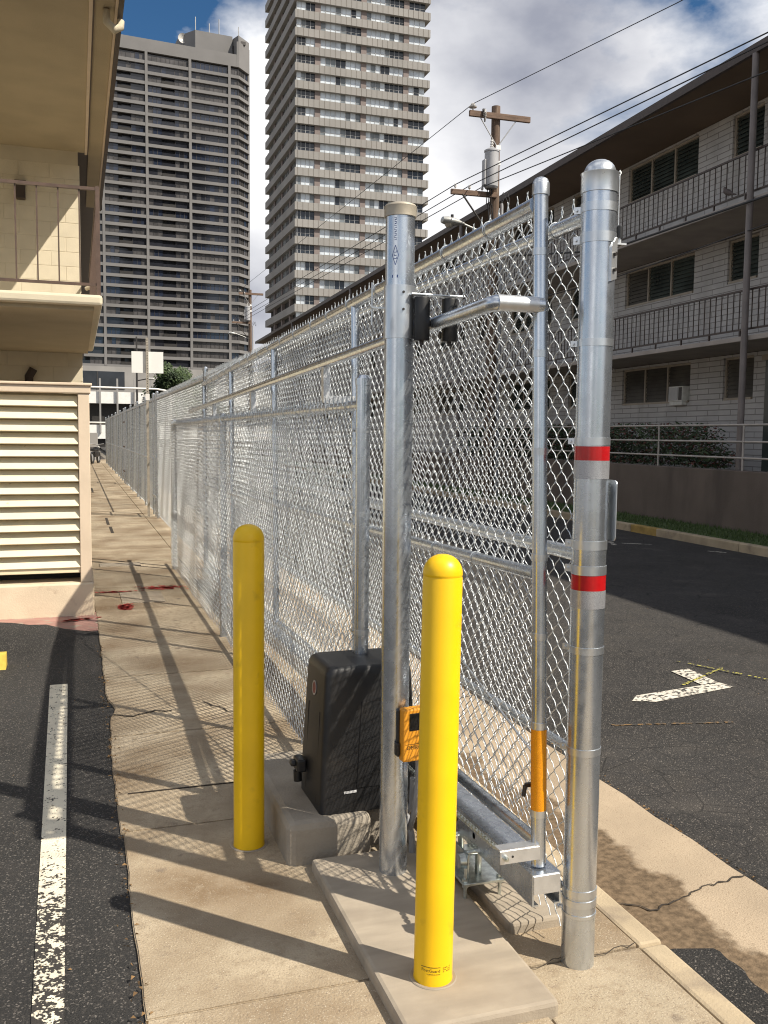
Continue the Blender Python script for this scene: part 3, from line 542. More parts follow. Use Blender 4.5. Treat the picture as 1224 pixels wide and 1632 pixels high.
# ================================================================== BOLLARDS
def bollard(loc, h, r, tilt, label, printed):
    o = empty('bollard', loc, label=label, cat='bollard', group='yellow bollards guarding the gate operator')
    o.rotation_euler = tilt
    MB().lathe([(r+0.001, 0), (r+0.001, 0.004), (r, 0.01), (r, h-r-0.012), (r-0.0014, h-r-0.008), (r-0.0014, h-r-0.006)], n=48).build('sleeve', m_yel, o)
    prof = [(r-0.0012, h-r-0.006), (r+0.0002, h-r-0.002)]+[(r*math.cos(a)**0.92 if a < 1.57 else 0.0, h-r+r*0.98*math.sin(a)) for a in np.linspace(0.02, math.pi/2, 14)]
    prof[-1] = (0.0, h-r+r*0.98)
    MB().lathe(prof, n=48).build('dome', m_yel, o)
    MB().lathe([(r+0.001, 0.001), (r+0.011, 0.0035), (r+0.014, 0.0005)], n=40).build('sealant', m_pad, o)
    if printed:
        lab = MB()
        def wrap(v, f, a0, z0):
            lab.add([((r+0.0006)*math.cos(a0+x/r), (r+0.0006)*math.sin(a0+x/r), z0+y) for x, y, _ in v], f)
        a0 = math.atan2(-2.45, -1.0)-0.12
        v, f = text_poly('PostGuard', 0.0135); wrap(v, f, a0, 0.046)
        bar = lambda x0, x1, y0, y1, a: wrap([(x0, y0, 0), (x1, y0, 0), (x1, y1, 0), (x0, y1, 0)], [(0, 1, 2, 3)], a, 0.046)
        for k in range(6): bar(-0.030+k*0.01, -0.0205+k*0.01, 0.0135, 0.0155, a0); bar(-0.012+k*0.007, -0.006+k*0.007, -0.0075, -0.0058, a0)
        a1 = a0+0.053/r*0.98
        for row in range(3):
            for k in range(5):
                if (row*5+k) % 4 != 3: bar(-0.014+k*0.0058, -0.0097+k*0.0058, 0.010-row*0.006, 0.0125-row*0.006, a1)
        lab.build('printed_label', m_yelink, o)
    return o
bollard((1.000, 2.490, 0.045), 1.292, 0.0585, (R(0.0), R(0.55), 0), 'yellow plastic bollard on the low concrete pad, small dark print at its foot', True)
bollard((0.646, 3.653, 0.0), 1.322, 0.0625, (0, 0, 0), 'yellow plastic bollard on the pavement left of the black operator box', False)

# ================================================================== FIXED STREET FENCE
TX, TY = 1.505, 2.502
fence = empty('chain_link_fence', (TX, TY, 0), label='long galvanised chain link fence ending in a post with red and white tape', cat='fence')
tp = MB().lathe([(0.0525, -0.05), (0.0525, 2.43)], n=40).build('terminal_post', m_galv, fence)
rr = 0.0525
MB().lathe([(rr+0.0005, 2.410), (rr+0.003, 2.410), (rr+0.003, 2.464), (rr+0.0045, 2.467), (rr+0.0045, 2.469), (rr-0.005, 2.4705)]+[((rr-0.005)*math.cos(a), 2.4705+0.040*math.sin(a)) for a in np.linspace(0.05, math.pi/2, 8)], n=40).build('cap', m_galvb, tp)
for z, h in ((2.366, .026), (2.277, .030), (1.966, .022), (1.668, .024), (1.350, .028), (1.272, .028), (1.021, .022), (0.699, .022), (0.240, .024), (0.208, .022), (0.167, .010)):
    band(tp, 0, 0, z, rr, h)
for z0, z1 in ((1.610, 1.653), (1.210, 1.257)):
    sleeve(tp, 'red_tape', m_red, rr, z0, z1)
    sleeve(tp, 'white_tape', m_silv, rr, z0-0.056, z0-0.0004)
# strap plate with two bolts facing the pavement side, hook bracket on the street side
ca = math.radians(-62); pl = MB(); P0 = lambda u, v, z: ((rr+v)*math.cos(ca)-u*math.sin(ca), (rr+v)*math.sin(ca)+u*math.cos(ca), z)
pts = [(-0.016, 2.145), (0.016, 2.155), (0.016, 2.277), (0.010, 2.277), (-0.016, 2.245)]
pl.add([P0(u, 0.0045, z) for u, z in pts]+[P0(u, -0.004, z) for u, z in pts], [(0, 1, 2, 3, 4), (9, 8, 7, 6, 5)]+[(i, 5+i, 5+(i+1) % 5, (i+1) % 5) for i in range(5)])
pl.build('strap_plate', m_alum, tp)
for z in (2.226, 2.180):
    MB().tube([P0(-0.002, 0.0045, z), P0(-0.002, 0.012, z)], 0.0062, 6, smooth=False).build('bolt', m_iron, tp)
hk = MB().box((rr-0.002, -0.02, 2.262), (rr+0.034, 0.012, 2.267)); hk.tube([(rr+0.018, -0.005, 2.262), (rr+0.018, -0.005, 2.285)], 0.006, 8)
hk.tube([(rr+0.016, 0.0, 2.29), (rr+0.016, 0.0, 2.47), (rr+0.020, 0.0, 2.478), (rr+0.016, 0, 2.486), (rr+0.011, 0, 2.478), (rr+0.015, 0, 2.470)], 0.0018, 6)
hk.build('hook_bracket', m_alum, tp); MB().lathe([(0.0, 2.283), (0.0095, 2.283), (0.0095, 2.318), (0.006, 2.322), (0, 2.322)], (rr+0.018, -0.005, 0), 12).build('rubber_stop', m_rubber, tp)
pp = [(y_+0.014*math.cos(R(a)), z_+0.014*math.sin(R(a))) for (y_, z_, a0_) in ((0.061, 1.536, 0), (-0.036, 1.536, 90), (-0.036, 1.376, 180), (0.061, 1.376, 270)) for a in range(a0_, a0_+91, 18)]
pq = MB(); n_ = len(pp); pq.add([(rr+0.006, y_, z_) for y_, z_ in pp]+[(rr+0.0095, y_, z_) for y_, z_ in pp], [tuple(range(n_))[::-1], tuple(range(n_, 2*n_))]+[(k, (k+1) % n_, n_+(k+1) % n_, n_+k) for k in range(n_)]); pq.build('plate', m_galvb, tp)
fl = [11.5, 19.0, 22.0, 25.0, 28.0, 31.5, 35, 39, 43, 47.5, 52]
MB().tube([(0, 0.050, 2.355), (0, 0.06, 2.355)], 0.030, 14).build('rail_end_cup', m_galvb, fence); 
MB().tube([(0, 0.058, 2.355), (0, 16.4, 2.352), (0, 49.5, 2.35)], 0.0235, 12).build('top_rail', m_galv, fence)
MB().tube([(0, 0.05, 1.310), (0, 9.2, 1.310)], 0.0235, 12).build('mid_rail', m_galv, fence)
MB().tube([(0, 0.05, 0.672), (0, 9.2, 0.655)], 0.0165, 12).build('lower_rail', m_galv, fence)
fmap_f = lambda W: np.stack([W[:, 1]-0.004, W[:, 0]+0.055, W[:, 2]], 1)
fabric('chain_link_fabric', 16.4, 0.058, 2.362, fmap_f, fence, 1, 0.0022)
fmap_f2 = lambda W: np.stack([W[:, 1]-0.004, W[:, 0]+16.46, W[:, 2]], 1)
fabric('chain_link_fabric', 33.1, 0.06, 2.355, fmap_f2, fence, 0, 0.0027, barbs=False)
tie = MB()
for k in range(30): ring(tie, (0, 0.30+k*0.45+random.uniform(-.05, .05), 2.355), 'y', 0.0265, 0.0019)
tie.build('wire_tie', m_wire, fence, kind='stuff')
for i, y in enumerate(fl):
    yy = y-TY; heavy = y in (19.0, 31.5)
    offs = ([0] if not heavy else [-0.35, 0.0, 0.55])
    for o_ in offs:
        h = 2.44 if o_ != 0 or not heavy else 2.40
        p = MB().lathe([(0.03, -0.05), (0.03, h), (0.034, h), (0.034, h+0.03), (0.02, h+0.05), (0, h+0.055)], (0, yy+o_, 0), 14).build('line_post', m_galv, fence)
    if heavy: 
        for z in (0.4, 1.2, 2.0): MB().box((-0.045, yy-0.38, z), (-0.030, yy+0.6, z+0.04)).build('latch_bar', m_rust if y > 20 else m_galvb, fence)
for yy in np.arange(18.2, 49, 3.1): MB().tube([(-0.02, yy, 0.02), (-0.02, yy, 2.35)], 0.017, 8).build('picket_post', m_galv, fence)
MB().tube([(-0.02, 17.0, 1.15), (-0.02, 49, 1.15)], 0.016, 8).build('far_mid_rail', m_galv, fence)

# ================================================================== SLIDING GATE
GX, GY, GZ = 1.385, 2.556, 0.317
SH, SL = 0.044, 0.0205
gate = empty('sliding_gate', (GX, GY, 0), label='open cantilever sliding gate of chain link with amber tape on its end stile', cat='gate')
def G(s, h, n=0.0): return (n, s+SH*(h-GZ), h-SL*s)
LEN = 8.05
st = MB().tube([G(0, GZ-0.005), G(0, 2.44)], 0.0235, 24).build('stile', m_galv, gate)
MB().lathe([(0.0238, 0), (0.0272, 0), (0.0272, 0.034), (0.025, 0.040)]+[(0.024*math.cos(a), 0.040+0.016*math.sin(a)) for a in np.linspace(0.05, 1.5708, 6)], G(0, 2.43), 24).build('cap', m_galvb, st)
def gb(z, h=0.022, m_=None): 
    x, y, zz = G(0, z); band(st, x, y, zz, 0.0237, h, lug=False, m_=m_)
for z in (2.255, 1.94, 1.635, 1.30, 1.05, 0.765, 0.482): gb(z)
a, b_ = Vector(G(0, 0.492)), Vector(G(0, 0.752)); MB().tube([a, b_], 0.0252, 24).build('amber_tape', m_amber, st)
for s in (2.03, 4.12, 6.12, LEN):
    MB().tube([G(s, GZ+0.03), G(s, 2.395)], 0.0235, 14).build('upright', m_galv, gate)
MB().tube([G(0.02, 2.405), G(LEN, 2.405)], 0.0285, 16).build('top_rail', m_galv, gate)
MB().tube([G(0.02, 1.245), G(LEN, 1.245)], 0.0215, 14).build('mid_rail', m_galv, gate)
MB().tube([G(0.02, 0.372, 0.012), G(LEN, 0.372, 0.012)], 0.0215, 14).build('bottom_rail', m_galv, gate)
MB().tube([G(0.03, 0.62, 0.03), G(2.03, 1.23, 0.03)], 0.0045, 8).build('truss_rod', m_galvb, gate)
MB().tube([G(2.03, 1.27, 0.03), G(4.1, 2.36, 0.03)], 0.0045, 8).build('truss_rod', m_galvb, gate)
# guide rail hung off the uprights
GN = -0.159
gr = MB().tube([G(-0.012, 2.089, 0.0), G(-0.012, 2.089, GN+0.03), G(-0.004, 2.089, GN+0.008), G(0.02, 2.089, GN), G(LEN-0.05, 2.089+0.005, GN)], 0.0242, 20).build('guide_rail', m_galv, gate)
MB().tube([G(-0.012, 2.089, GN+0.004), G(-0.012, 2.089, -0.020)], 0.0249, 20).build('rail_elbow', m_alum, gate)
for s in (2.03, 4.12, 6.12):
    y0 = s-0.045; bk = MB()
    p = lambda ds, h, n: G(s+ds, h, n)
    for (h0, h1, n0, n1) in ((1.885, 2.067, GN-0.018, GN+0.018), (1.885, 1.921, GN+0.018, 0.0)):
        vs = [p(-0.022, h0, n0), p(0.022, h0, n0), p(0.022, h0, n1), p(-0.022, h0, n1), p(-0.022, h1, n0), p(0.022, h1, n0), p(0.022, h1, n1), p(-0.022, h1, n1)]
        bk.add(vs, [(0, 1, 2, 3), (7, 6, 5, 4), (4, 5, 1, 0), (5, 6, 2, 1), (6, 7, 3, 2), (7, 4, 0, 3)])
    bk.build('bracket', m_alum, gate)
# box beam track: channel open underneath
def beam(mb, n0, n1, h0, h1, s0, s1):
    vs = [G(s, h, n) for s in (s0, s1) for (n, h) in ((n0, h0), (n1, h0), (n1, h1), (n0, h1))]
    mb.add(vs, [(0, 1, 2, 3), (7, 6, 5, 4), (4, 5, 1, 0), (5, 6, 2, 1), (6, 7, 3, 2), (7, 4, 0, 3)])
tr = MB(); beam(tr, -0.050, 0.050, 0.300, 0.306, -0.055, LEN); beam(tr, -0.050, -0.0445, 0.205, 0.300, -0.055, LEN); beam(tr, 0.0445, 0.050, 0.205, 0.300, -0.055, LEN)
beam(tr, -0.0445, -0.028, 0.205, 0.210, -0.055, LEN); beam(tr, 0.028, 0.0445, 0.205, 0.210, -0.055, LEN)
tr.build('track_beam', m_galv, gate)
e = MB(); beam(e, -0.046, 0.046, 0.245, 0.302, -0.060, -0.054); e.build('end_plate', m_alum, gate)
# chain bracket at the stile foot, chain running back to the operator
cb = MB(); beam(cb, -0.150, -0.012, 0.385, 0.389, -0.03, 0.012); beam(cb, -0.150, -0.012, 0.345, 0.385, -0.034, -0.030); cb.build('chain_bracket', m_alum, gate)
x, y, z = G(-0.036, 0.366, -0.135); MB().tube([(x, y+0.004, z), (x, y-0.012, z)], 0.0085, 6, smooth=False).tube([(x, y-0.012, z), (x, y-0.018, z)], 0.005, 8).build('bolt', m_zinc, gate)
x, y, z = G(-0.0345, 0.366, -0.108); MB().tube([(x, y, z), (x, y-0.0006, z)], 0.004, 8).build('slot', m_dark, gate)
ch = MB()
for k in range(170):
    s = 0.02+k*0.0127; hh_ = 0.372-0.012*math.sin(math.pi*min(1, k/85))
    if k % 2: beam(ch, -0.131, -0.128, hh_-0.005, hh_+0.005, s, s+0.0165); beam(ch, -0.142, -0.139, hh_-0.005, hh_+0.005, s, s+0.0165)
    else: beam(ch, -0.1385, -0.1315, hh_-0.0045, hh_+0.0045, s+0.001, s+0.013)
ch.build('drive_chain', m_zinc, gate, kind='stuff')
fmap_g = lambda W: np.stack([W[:, 1]+0.027, W[:, 0]+0.05+SH*(W[:, 2]-GZ), W[:, 2]-SL*(W[:, 0]+0.05)], 1)
fabric('chain_link_fabric', LEN-0.08, 0.398, 2.41, fmap_g, gate, 2, 0.0021)
tie = MB()
for k in range(18):
    s = 0.35+k*0.43+random.uniform(-.04, .04); ring(tie, G(s, 2.405), 'y', 0.0315, 0.0020)
    ring(tie, G(s+0.12, 1.245), 'y', 0.0245, 0.0019)
tie.build('wire_tie', m_wire, gate, kind='stuff')
x, y, z = G(0.035, 0.555, 0.02); MB().box((x-0.05, y-0.006, z), (x, y+0.006, z+0.012)).tube([(x-0.05, y, z+0.006), (x-0.055, y, z-0.03)], 0.007, 6).build('turnbuckle', m_iron, gate)

# ================================================================== ROLLER TRUCKS
def truck(y, label):
    zb = 0.043
    o = empty('roller_truck', (1.375, y, 0.040), label=label, cat='roller truck', group='roller trucks under the gate beam')
    MB().cbox((-0.105, -0.14, 0.055), (0.055, 0.16, 0.065), 0.002).build('base_plate', m_zinc, o)
    for dx in (-0.092, 0.042):
        for dy in (-0.12, 0.14):
            bq = MB().tube([(dx, dy, 0.0), (dx, dy, 0.115)], 0.0065, 8)
            for z in (0.045, 0.066): bq.tube([(dx, dy, z), (dx, dy, z+0.011)], 0.012, 6, smooth=False)
            bq.build('anchor_bolt', m_zinc, o)
    MB().box((-0.075, -0.10, 0.065), (-0.069, 0.12, 0.150)).add([(-0.069, 0.0, 0.065), (-0.02, 0.0, 0.065), (-0.069, 0.0, 0.145), (-0.069, 0.006, 0.065), (-0.02, 0.006, 0.065), (-0.069, 0.006, 0.145)], [(0, 1, 2), (5, 4, 3), (1, 4, 5, 2), (0, 3, 4, 1), (0, 2, 5, 3)]).build('upright_plate', m_zinc, o)
    for dy in (-0.07, 0.09):
        MB().lathe([(0, -0.02), (0.012, -0.02), (0.03, -0.012), (0.034, 0), (0.03, 0.012), (0.012, 0.02), (0, 0.02)], (-0.02, dy, 0.205), 20, axis='x').build('wheel', m_zinc, o)
        MB().tube([(-0.07, dy, 0.145), (-0.02, dy, 0.145)], 0.010, 8).tube([(-0.02, dy, 0.06), (-0.02, dy, 0.19)], 0.012, 8).build('axle', m_zinc, o)
        MB().lathe([(0, -0.012), (0.026, -0.012), (0.028, 0.012), (0, 0.012)], (-0.088, dy, 0.120), 18, axis='x').build('side_roller', m_zinc, o)
    return o
truck(3.02, 'zinc plated roller truck with anchor bolts under the front of the gate beam'); truck(4.55, 'zinc plated roller truck under the gate beam behind the operator')

# ================================================================== ROLLER GUIDE POST
PX, PY, PZ = 1.108, 3.180, 0.045
gp = empty('roller_guide_post', (PX, PY, PZ), label='tall galvanised post with tan cap holding two black guide rollers', cat='post')
RP = 0.0525
pt = MB().lathe([(RP, -0.02), (RP, 2.428)], n=40).build('post', m_galv, gp)
MB().lathe([(RP, 2.408), (RP+0.005, 2.408), (RP+0.005, 2.440), (RP+0.006, 2.444), (RP+0.002, 2.450), (0.03, 2.459), (0, 2.461)], n=40).build('cap', m_tanpaint, gp)
sl = MB().lathe([(RP, 1.980), (RP+0.004, 1.980), (RP+0.004, 2.166), (RP, 2.166)], n=40).build('bracket_sleeve', m_galvb, gp)
for z in (2.140, 2.080): 
    a = math.radians(-95); MB().tube([((RP+.004)*math.cos(a), (RP+.004)*math.sin(a), z), ((RP+.009)*math.cos(a), (RP+.009)*math.sin(a), z)], 0.0045, 8).build('bolt', m_iron, sl)
MB().cbox((0.02, -0.075, 2.130), (0.222, -0.040, 2.136), 0.0015).build('roller_bar', m_galvb, gp)
for dx in (0.065, 0.171):
    ro = MB().lathe([(0, 1.972), (0.027, 1.972), (0.0285, 1.977), (0.0285, 2.118), (0.027, 2.124), (0, 2.124)], (dx, -0.058, 0), 24).build('roller', m_rubber, gp)
    MB().tube([(dx, -0.058, 1.957), (dx, -0.058, 1.972)], 0.008, 8).build('axle_bolt', m_iron, ro)
MB().box((-0.098, 0.02, 2.088), (-0.03, 0.035, 2.094)).tube([(-0.094, 0.03, 2.03), (-0.094, 0.03, 2.18)], 0.003, 6).build('wire_clip', m_wire, gp)
# stencilled maker's marks: illegible strokes, a long diamond and a dark block, inked on the pipe
ink = MB(); a0 = math.atan2(-PY, -PX)+R(-22)+R(4)
def onpipe(u, z): return ((RP+0.0006)*math.cos(a0+u/RP), (RP+0.0006)*math.sin(a0+u/RP), z)
def istroke(u0, z0, u1, z1, wd=0.0011):
    d = Vector((u1-u0, z1-z0)); d.normalize(); p = Vector((-d.y, d.x))*wd
    ink.add([onpipe(u0-p.x, z0-p.y), onpipe(u1-p.x, z1-p.y), onpipe(u1+p.x, z1+p.y), onpipe(u0+p.x, z0+p.y)], [(0, 1, 2, 3)])
zc = 2.268
for q in (((0, .034), (.0115, 0)), ((.0115, 0), (0, -.034)), ((0, -.034), (-.0115, 0)), ((-.0115, 0), (0, .034))): istroke(q[0][0], zc+q[0][1], q[1][0], zc+q[1][1])
for k in range(3): istroke(-.0045, zc-.012+k*.011, .0045, zc-.012+k*.011, .0012); istroke(0.0045 if k != 1 else -.0045, zc-.012+k*.011, 0.0045 if k != 1 else -.0045, zc-.006+k*.011, .0009)
for k in range(12):
    z = 2.322+k*.0068; istroke(-.004, z, .004, z, .0007); istroke((-.004 if k % 3 else .004), z, (-.004 if k % 2 else .004), z+.0035, .0007)
ink.add([onpipe(-.012, 2.190), onpipe(.010, 2.190), onpipe(.010, 2.200), onpipe(-.012, 2.200)], [(0, 1, 2, 3)])
ink.build('stencilled_mark', m_ink, gp)

# ================================================================== GUARD FENCE (waist of the gate run)
gx = 1.10
gf = empty('guard_fence', (gx, 3.69, 0), label='low chain link guard fence screening the gate run beside the pavement', cat='fence')
gposts = [(0.0, 1.885), (3.9, 1.80), (7.9, 1.80)]
for (yy, h) in gposts:
    p = MB().lathe([(0.030, -0.03), (0.030, h), (0.0335, h), (0.0335, h+0.028), (0.02, h+0.042), (0, h+0.046)], (0.032, yy, 0), 18).build('post', m_galv, gf)
    for z in (0.35, 0.85, 1.35, 1.70): band(p, 0.032, yy, z, 0.030, 0.02, lug=(yy == 0), ang=2.2)
MB().tube([(0.03, 0.03, 1.805), (0.03, 7.9, 1.785)], 0.0205, 12).build('top_rail', m_galv, gf)
fmap_u = lambda W: np.stack([W[:, 1]-0.004, W[:, 0]+0.03, W[:, 2]-0.0025*W[:, 0]], 1)
fabric('chain_link_fabric', 7.85, 0.055, 1.81, fmap_u, gf, 2, 0.0021, sag=0.009)
tie = MB()
for k in range(24): ring(tie, (0.03, 0.2+k*0.32, 1.803), 'y', 0.0235, 0.0019)
tie.build('wire_tie', m_wire, gf, kind='stuff')

# ================================================================== GATE OPERATOR
og = empty('gate_operator', (0.895, 3.447, 0.17), R(1.0), label='black plastic gate operator cabinet with round badge on a concrete block', cat='gate operator')
def opcover():
    bm = bmesh.new(); W_, D_, H_ = 0.415, 0.335, 0.590; rings = []
    prof = [(0.0, 0.0), (0.002, 0.12), (0.024, H_-0.040), (0.027, H_-0.024), (0.034, H_-0.010), (0.045, H_-0.002), (0.060, H_)]
    for ins, z in prof:
        lay = []; r_ = 0.026+ins*0.2
        for (cx_, cy_, a0_) in ((W_-ins-r_, D_-ins*0.7-r_, 0), (ins+r_, D_-ins*0.7-r_, 90), (ins+r_, ins*0.6+r_, 180), (W_-ins-r_, ins*0.6+r_, 270)):
            for k in range(5): an = R(a0_+k*22.5); lay.append(bm.verts.new((cx_+r_*math.cos(an), cy_+r_*math.sin(an), z)))
        rings.append(lay)
    for A_, B_ in zip(rings, rings[1:]):
        n_ = len(A_)
        for k in range(n_): bm.faces.new((A_[k], A_[(k+1) % n_], B_[(k+1) % n_], B_[k]))
    bm.faces.new(rings[-1]); 
    for f_ in bm.faces: f_.smooth = True
    me = bpy.data.meshes.new('cover'); bm.to_mesh(me); bm.free(); me.materials.append(m_black); return me
cv = put('cover', opcover(), og)
# access door with a real reveal, seam on the short side
dr = MB(); fy = lambda z: 0.0185*(z/0.59)-0.0035
pts = [(0.150, 0.10), (0.385, 0.10), (0.368, 0.445), (0.172, 0.445)]
dr.add([(x, fy(z)-0.003, z) for x, z in pts]+[(x, fy(z)+0.02, z) for x, z in pts], [(0, 1, 2, 3), (0, 4, 5, 1), (1, 5, 6, 2), (2, 6, 7, 3), (3, 7, 4, 0)]); dr.build('access_door', m_black, cv)
MB().tube([(0.150, fy(.1)-.0005, .10), (0.172, fy(.445)-.0005, .445), (0.30, fy(.447)-.0005, .449)], 0.0016, 6).build('door_seam', m_dark, cv)
MB().add([(0.095, fy(.085)-.003, .080), (0.148, fy(.085)-.003, .082), (0.148, fy(.095)-.003, .092), (0.095, fy(.095)-.003, .090)], [(0, 1, 2, 3)]).build('label', m_labelw, cv)
xs = lambda z: 0.002+0.022*max(0, (z-0.12)/0.43)
bd = MB(); bd.lathe([(0.024, -0.002), (0.030, -0.002), (0.029, 0.001), (0.025, 0.001)], (0, 0, 0), 28, axis='x').build('badge_ring', m_badger, cv, loc=(xs(.47)-0.001, 0.17, 0.475)).rotation_euler[1] = R(4)
MB().lathe([(0.0, -0.001), (0.0245, -0.001), (0.0245, 0.001)], (0, 0, 0), 28, axis='x').build('badge_face', m_badge, cv, loc=(xs(.47)-0.001, 0.17, 0.475)).rotation_euler[1] = R(4)
MB().tube([(xs(.03)-.001, 0.245, .03), (xs(.40)-.001, 0.245, .40)], 0.0016, 5).tube([(xs(.03)-.001, 0.075, .03), (xs(.40)-.001, 0.075, .40)], 0.0016, 5).build('side_seam', m_dark, cv)
lt_ = MB().cbox((-0.040, 0.22, 0.10), (0.0, 0.30, 0.155), 0.008); lt_.cbox((-0.062, 0.240, 0.122), (-0.038, 0.280, 0.146), 0.008); lt_.tube([(-0.03, 0.26, 0.10), (-0.028, 0.26, 0.055)], 0.018, 10); lt_.build('side_latch', m_rubber, og)
MB().tube([(0.29, -0.002, 0.035), (0.30, -0.04, 0.028), (0.325, -0.12, 0.0), (0.33, -0.15, -0.06), (0.33, -0.16, -0.16)], 0.0125, 10).build('conduit', m_conduit, og)
MB().tube([(0.345, -0.12, 0.16), (0.345, -0.11, 0.05), (0.33, -0.06, -0.02), (0.30, -0.03, -0.03)], 0.0125, 10).build('conduit', m_conduit, og)

# ================================================================== PHOTO SENSOR ON THE POST
ps = empty('photo_sensor', (PX-0.006, PY-0.055, 0.494), R(6), label='orange photo eye sensor with dark window fixed to the galvanised post', cat='sensor')
MB().cbox((0.0, -0.050, 0.0), (0.098, -0.008, 0.196), 0.006).build('body', m_orange, ps)
MB().cbox((0.022, -0.0525, 0.115), (0.090, -0.046, 0.180), 0.003).build('window', m_lens, ps)
tx = MB(); v, f = text_poly('OMRON', 0.021); tx.add([(0.052+x, -0.0508, 0.046+y) for x, y, _ in v], f); tx.add([(0.008, -0.0508, 0.065), (0.094, -0.0508, 0.065), (0.094, -0.0508, 0.0665), (0.008, -0.0508, 0.0665)], [(0, 1, 2, 3)]); tx.build('printed_name', m_yelink, ps)
bk = MB().cbox((-0.008, -0.016, 0.012), (0.096, 0.0, 0.186), 0.003); bk.cbox((-0.016, -0.026, 0.018), (-0.001, -0.002, 0.066), 0.004); bk.build('mount', m_rubber, ps)
MB().tube([(0.070, -0.030, 0.0), (0.072, -0.028, -0.08), (0.075, 0.0, -0.20), (0.085, 0.06, -0.30), (0.09, 0.15, -0.33)], 0.011, 10).build('cable_conduit', m_conduit, ps)

# ================================================================== LEFT BUILDING
lb = empty('apartment_building', (0, 14, 0), label='cream two storey block building with balcony and overhanging eave above the louvred enclosure', cat='building')
def lbx(n, a, b_, m_, c=0): 
    q = MB(); (q.cbox(a, b_, c) if c else q.box(a, b_)); return q.build(n, m_, lb)
Y0 = 14.0
# local coordinates: y measured from the block wall
wall_core = lbx('wall_core', (-7, -0.0165, -0.1), (0.078, 0.2, 5.60), m_mortar)
lbx('wall_return', (-0.12, 0.21, -0.1), (0.070, 40, 5.6), m_grey)  # unseen side wall, lengthened and greyed for an even reflection in the fence
blk = {}
def block_mesh(wd):
    k = round(wd, 3)
    if k not in blk: blk[k] = MB().cbox((0.003, -0.02, 0.003), (wd-0.003, 0.09, 0.197), 0.003).mesh('wall_block', m_block)
    return blk[k]
for r_ in range(28):
    z = 0.0+r_*0.2; off = 0.2 if r_ % 2 else 0.0
    if z+0.2 > 5.58: break
    if z < 1.9: continue
    x = 0.10
    first = 0.4 if not off else 0.2
    while x > -2.2:
        wd = first if x > 0.09 else 0.4
        put('wall_block', block_mesh(wd), lb, loc=(x-wd, 0, z)); x -= wd
# balcony slab
lbx('balcony_slab', (-7, -5.08, 2.83), (0.245, 0.0, 2.925), m_cream, 0.025)
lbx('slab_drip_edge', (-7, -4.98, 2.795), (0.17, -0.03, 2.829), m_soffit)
rl = MB().box((-7, -5.025, 3.865), (0.225, -4.985, 3.892)).build('handrail', m_rust, lb); MB().box((-7, -5.022, 3.012), (0.225, -4.988, 3.036)).build('bottom_rail', m_rust, lb)
bal = MB().box((-0.0065, -0.0065, 3.037), (0.0065, 0.0065, 3.864)).mesh('baluster', m_rust)
for k in range(14): put('baluster', bal, lb, loc=(0.055-k*0.18, -5.005, 0))
MB().box((0.196, -5.03, 2.926), (0.232, -4.99, 3.90)).build('corner_post', m_rust, lb)
MB().box((0.198, -4.98, 3.866), (0.228, 0.0, 3.890)).build('handrail', m_rust, lb); MB().box((0.200, -4.98, 3.013), (0.226, 0.0, 3.035)).build('bottom_rail', m_rust, lb)
for k in range(30): put('baluster', bal, lb, loc=(0.213, -4.85+k*0.165, 0))
# roof: ceiling over the walkway, edge trims, outer eave, fascia and gutter outlet
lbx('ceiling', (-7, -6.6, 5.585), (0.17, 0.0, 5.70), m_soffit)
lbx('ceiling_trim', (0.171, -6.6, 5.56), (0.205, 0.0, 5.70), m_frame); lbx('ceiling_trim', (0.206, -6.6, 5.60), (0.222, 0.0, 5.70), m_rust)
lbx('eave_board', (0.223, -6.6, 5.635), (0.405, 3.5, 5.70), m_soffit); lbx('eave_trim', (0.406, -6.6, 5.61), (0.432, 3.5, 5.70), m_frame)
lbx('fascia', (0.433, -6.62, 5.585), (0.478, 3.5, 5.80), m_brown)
lbx('roof', (-7, -6.6, 5.702), (0.432, 40, 5.82), m_brown)
MB().tube([(0.33, -4.62, 5.62), (0.33, -4.62, 5.52), (0.40, -4.60, 5.46), (0.455, -4.58, 5.50), (0.46, -4.57, 5.56)], 0.035, 10).build('gutter_outlet', m_cream, lb)
MB().tube([(0.16, -0.06, 3.70), (0.22, -0.10, 3.72), (0.27, -0.12, 3.78)], 0.03, 8).build('scupper', m_cream, lb)
wl_ = MB().cbox((-0.735, -0.14, 4.86), (-0.615, -0.021, 5.08), 0.012); wl_.prism([(-0.75, -0.15), (-0.60, -0.15), (-0.60, -0.021), (-0.75, -0.021)], 5.081, 5.10); wl_.build('wall_lamp', m_brown, lb)
MB().tube([(-0.62, -0.03, 1.95), (-0.62, -0.03, 2.45), (-0.56, -0.03, 2.56)], 0.06, 6).build('lamp_shadow_stub', m_brown, lb)  # dark brown stub modelled in place of the lamp shadow on the wall

le = empty('louvred_enclosure', (0.115, 8.9, 0), label='cream louvred timber enclosure standing on a painted plinth', cat='enclosure')
MB().cbox((-5, -0.05, -0.1), (0.018, 0.9, 0.296), 0.015).build('plinth', m_plinth, le)
MB().cbox((-0.100, 0.0, 0.297), (0.0, 0.10, 2.03), 0.006).build('corner_post', m_frame, le)
MB().cbox((-5, -0.012, 2.031), (0.012, 0.12, 2.10), 0.008).build('top_rail', m_frame, le); MB().cbox((-5, -0.03, 2.101), (0.025, 0.16, 2.125), 0.006).build('top_cap', m_frame, le)
MB().box((-5, 0.125, 0.40), (-0.06, 0.135, 2.03)).build('backing', m_soffit, le); MB().cbox((-5, 0.02, 0.385), (-0.101, 0.06, 0.43), 0.005).build('bottom_rail', m_louver, le)
MB().box((-0.09, 0.11, 0.30), (-0.002, 0.88, 2.03)).build('side_panel', m_frame, le)
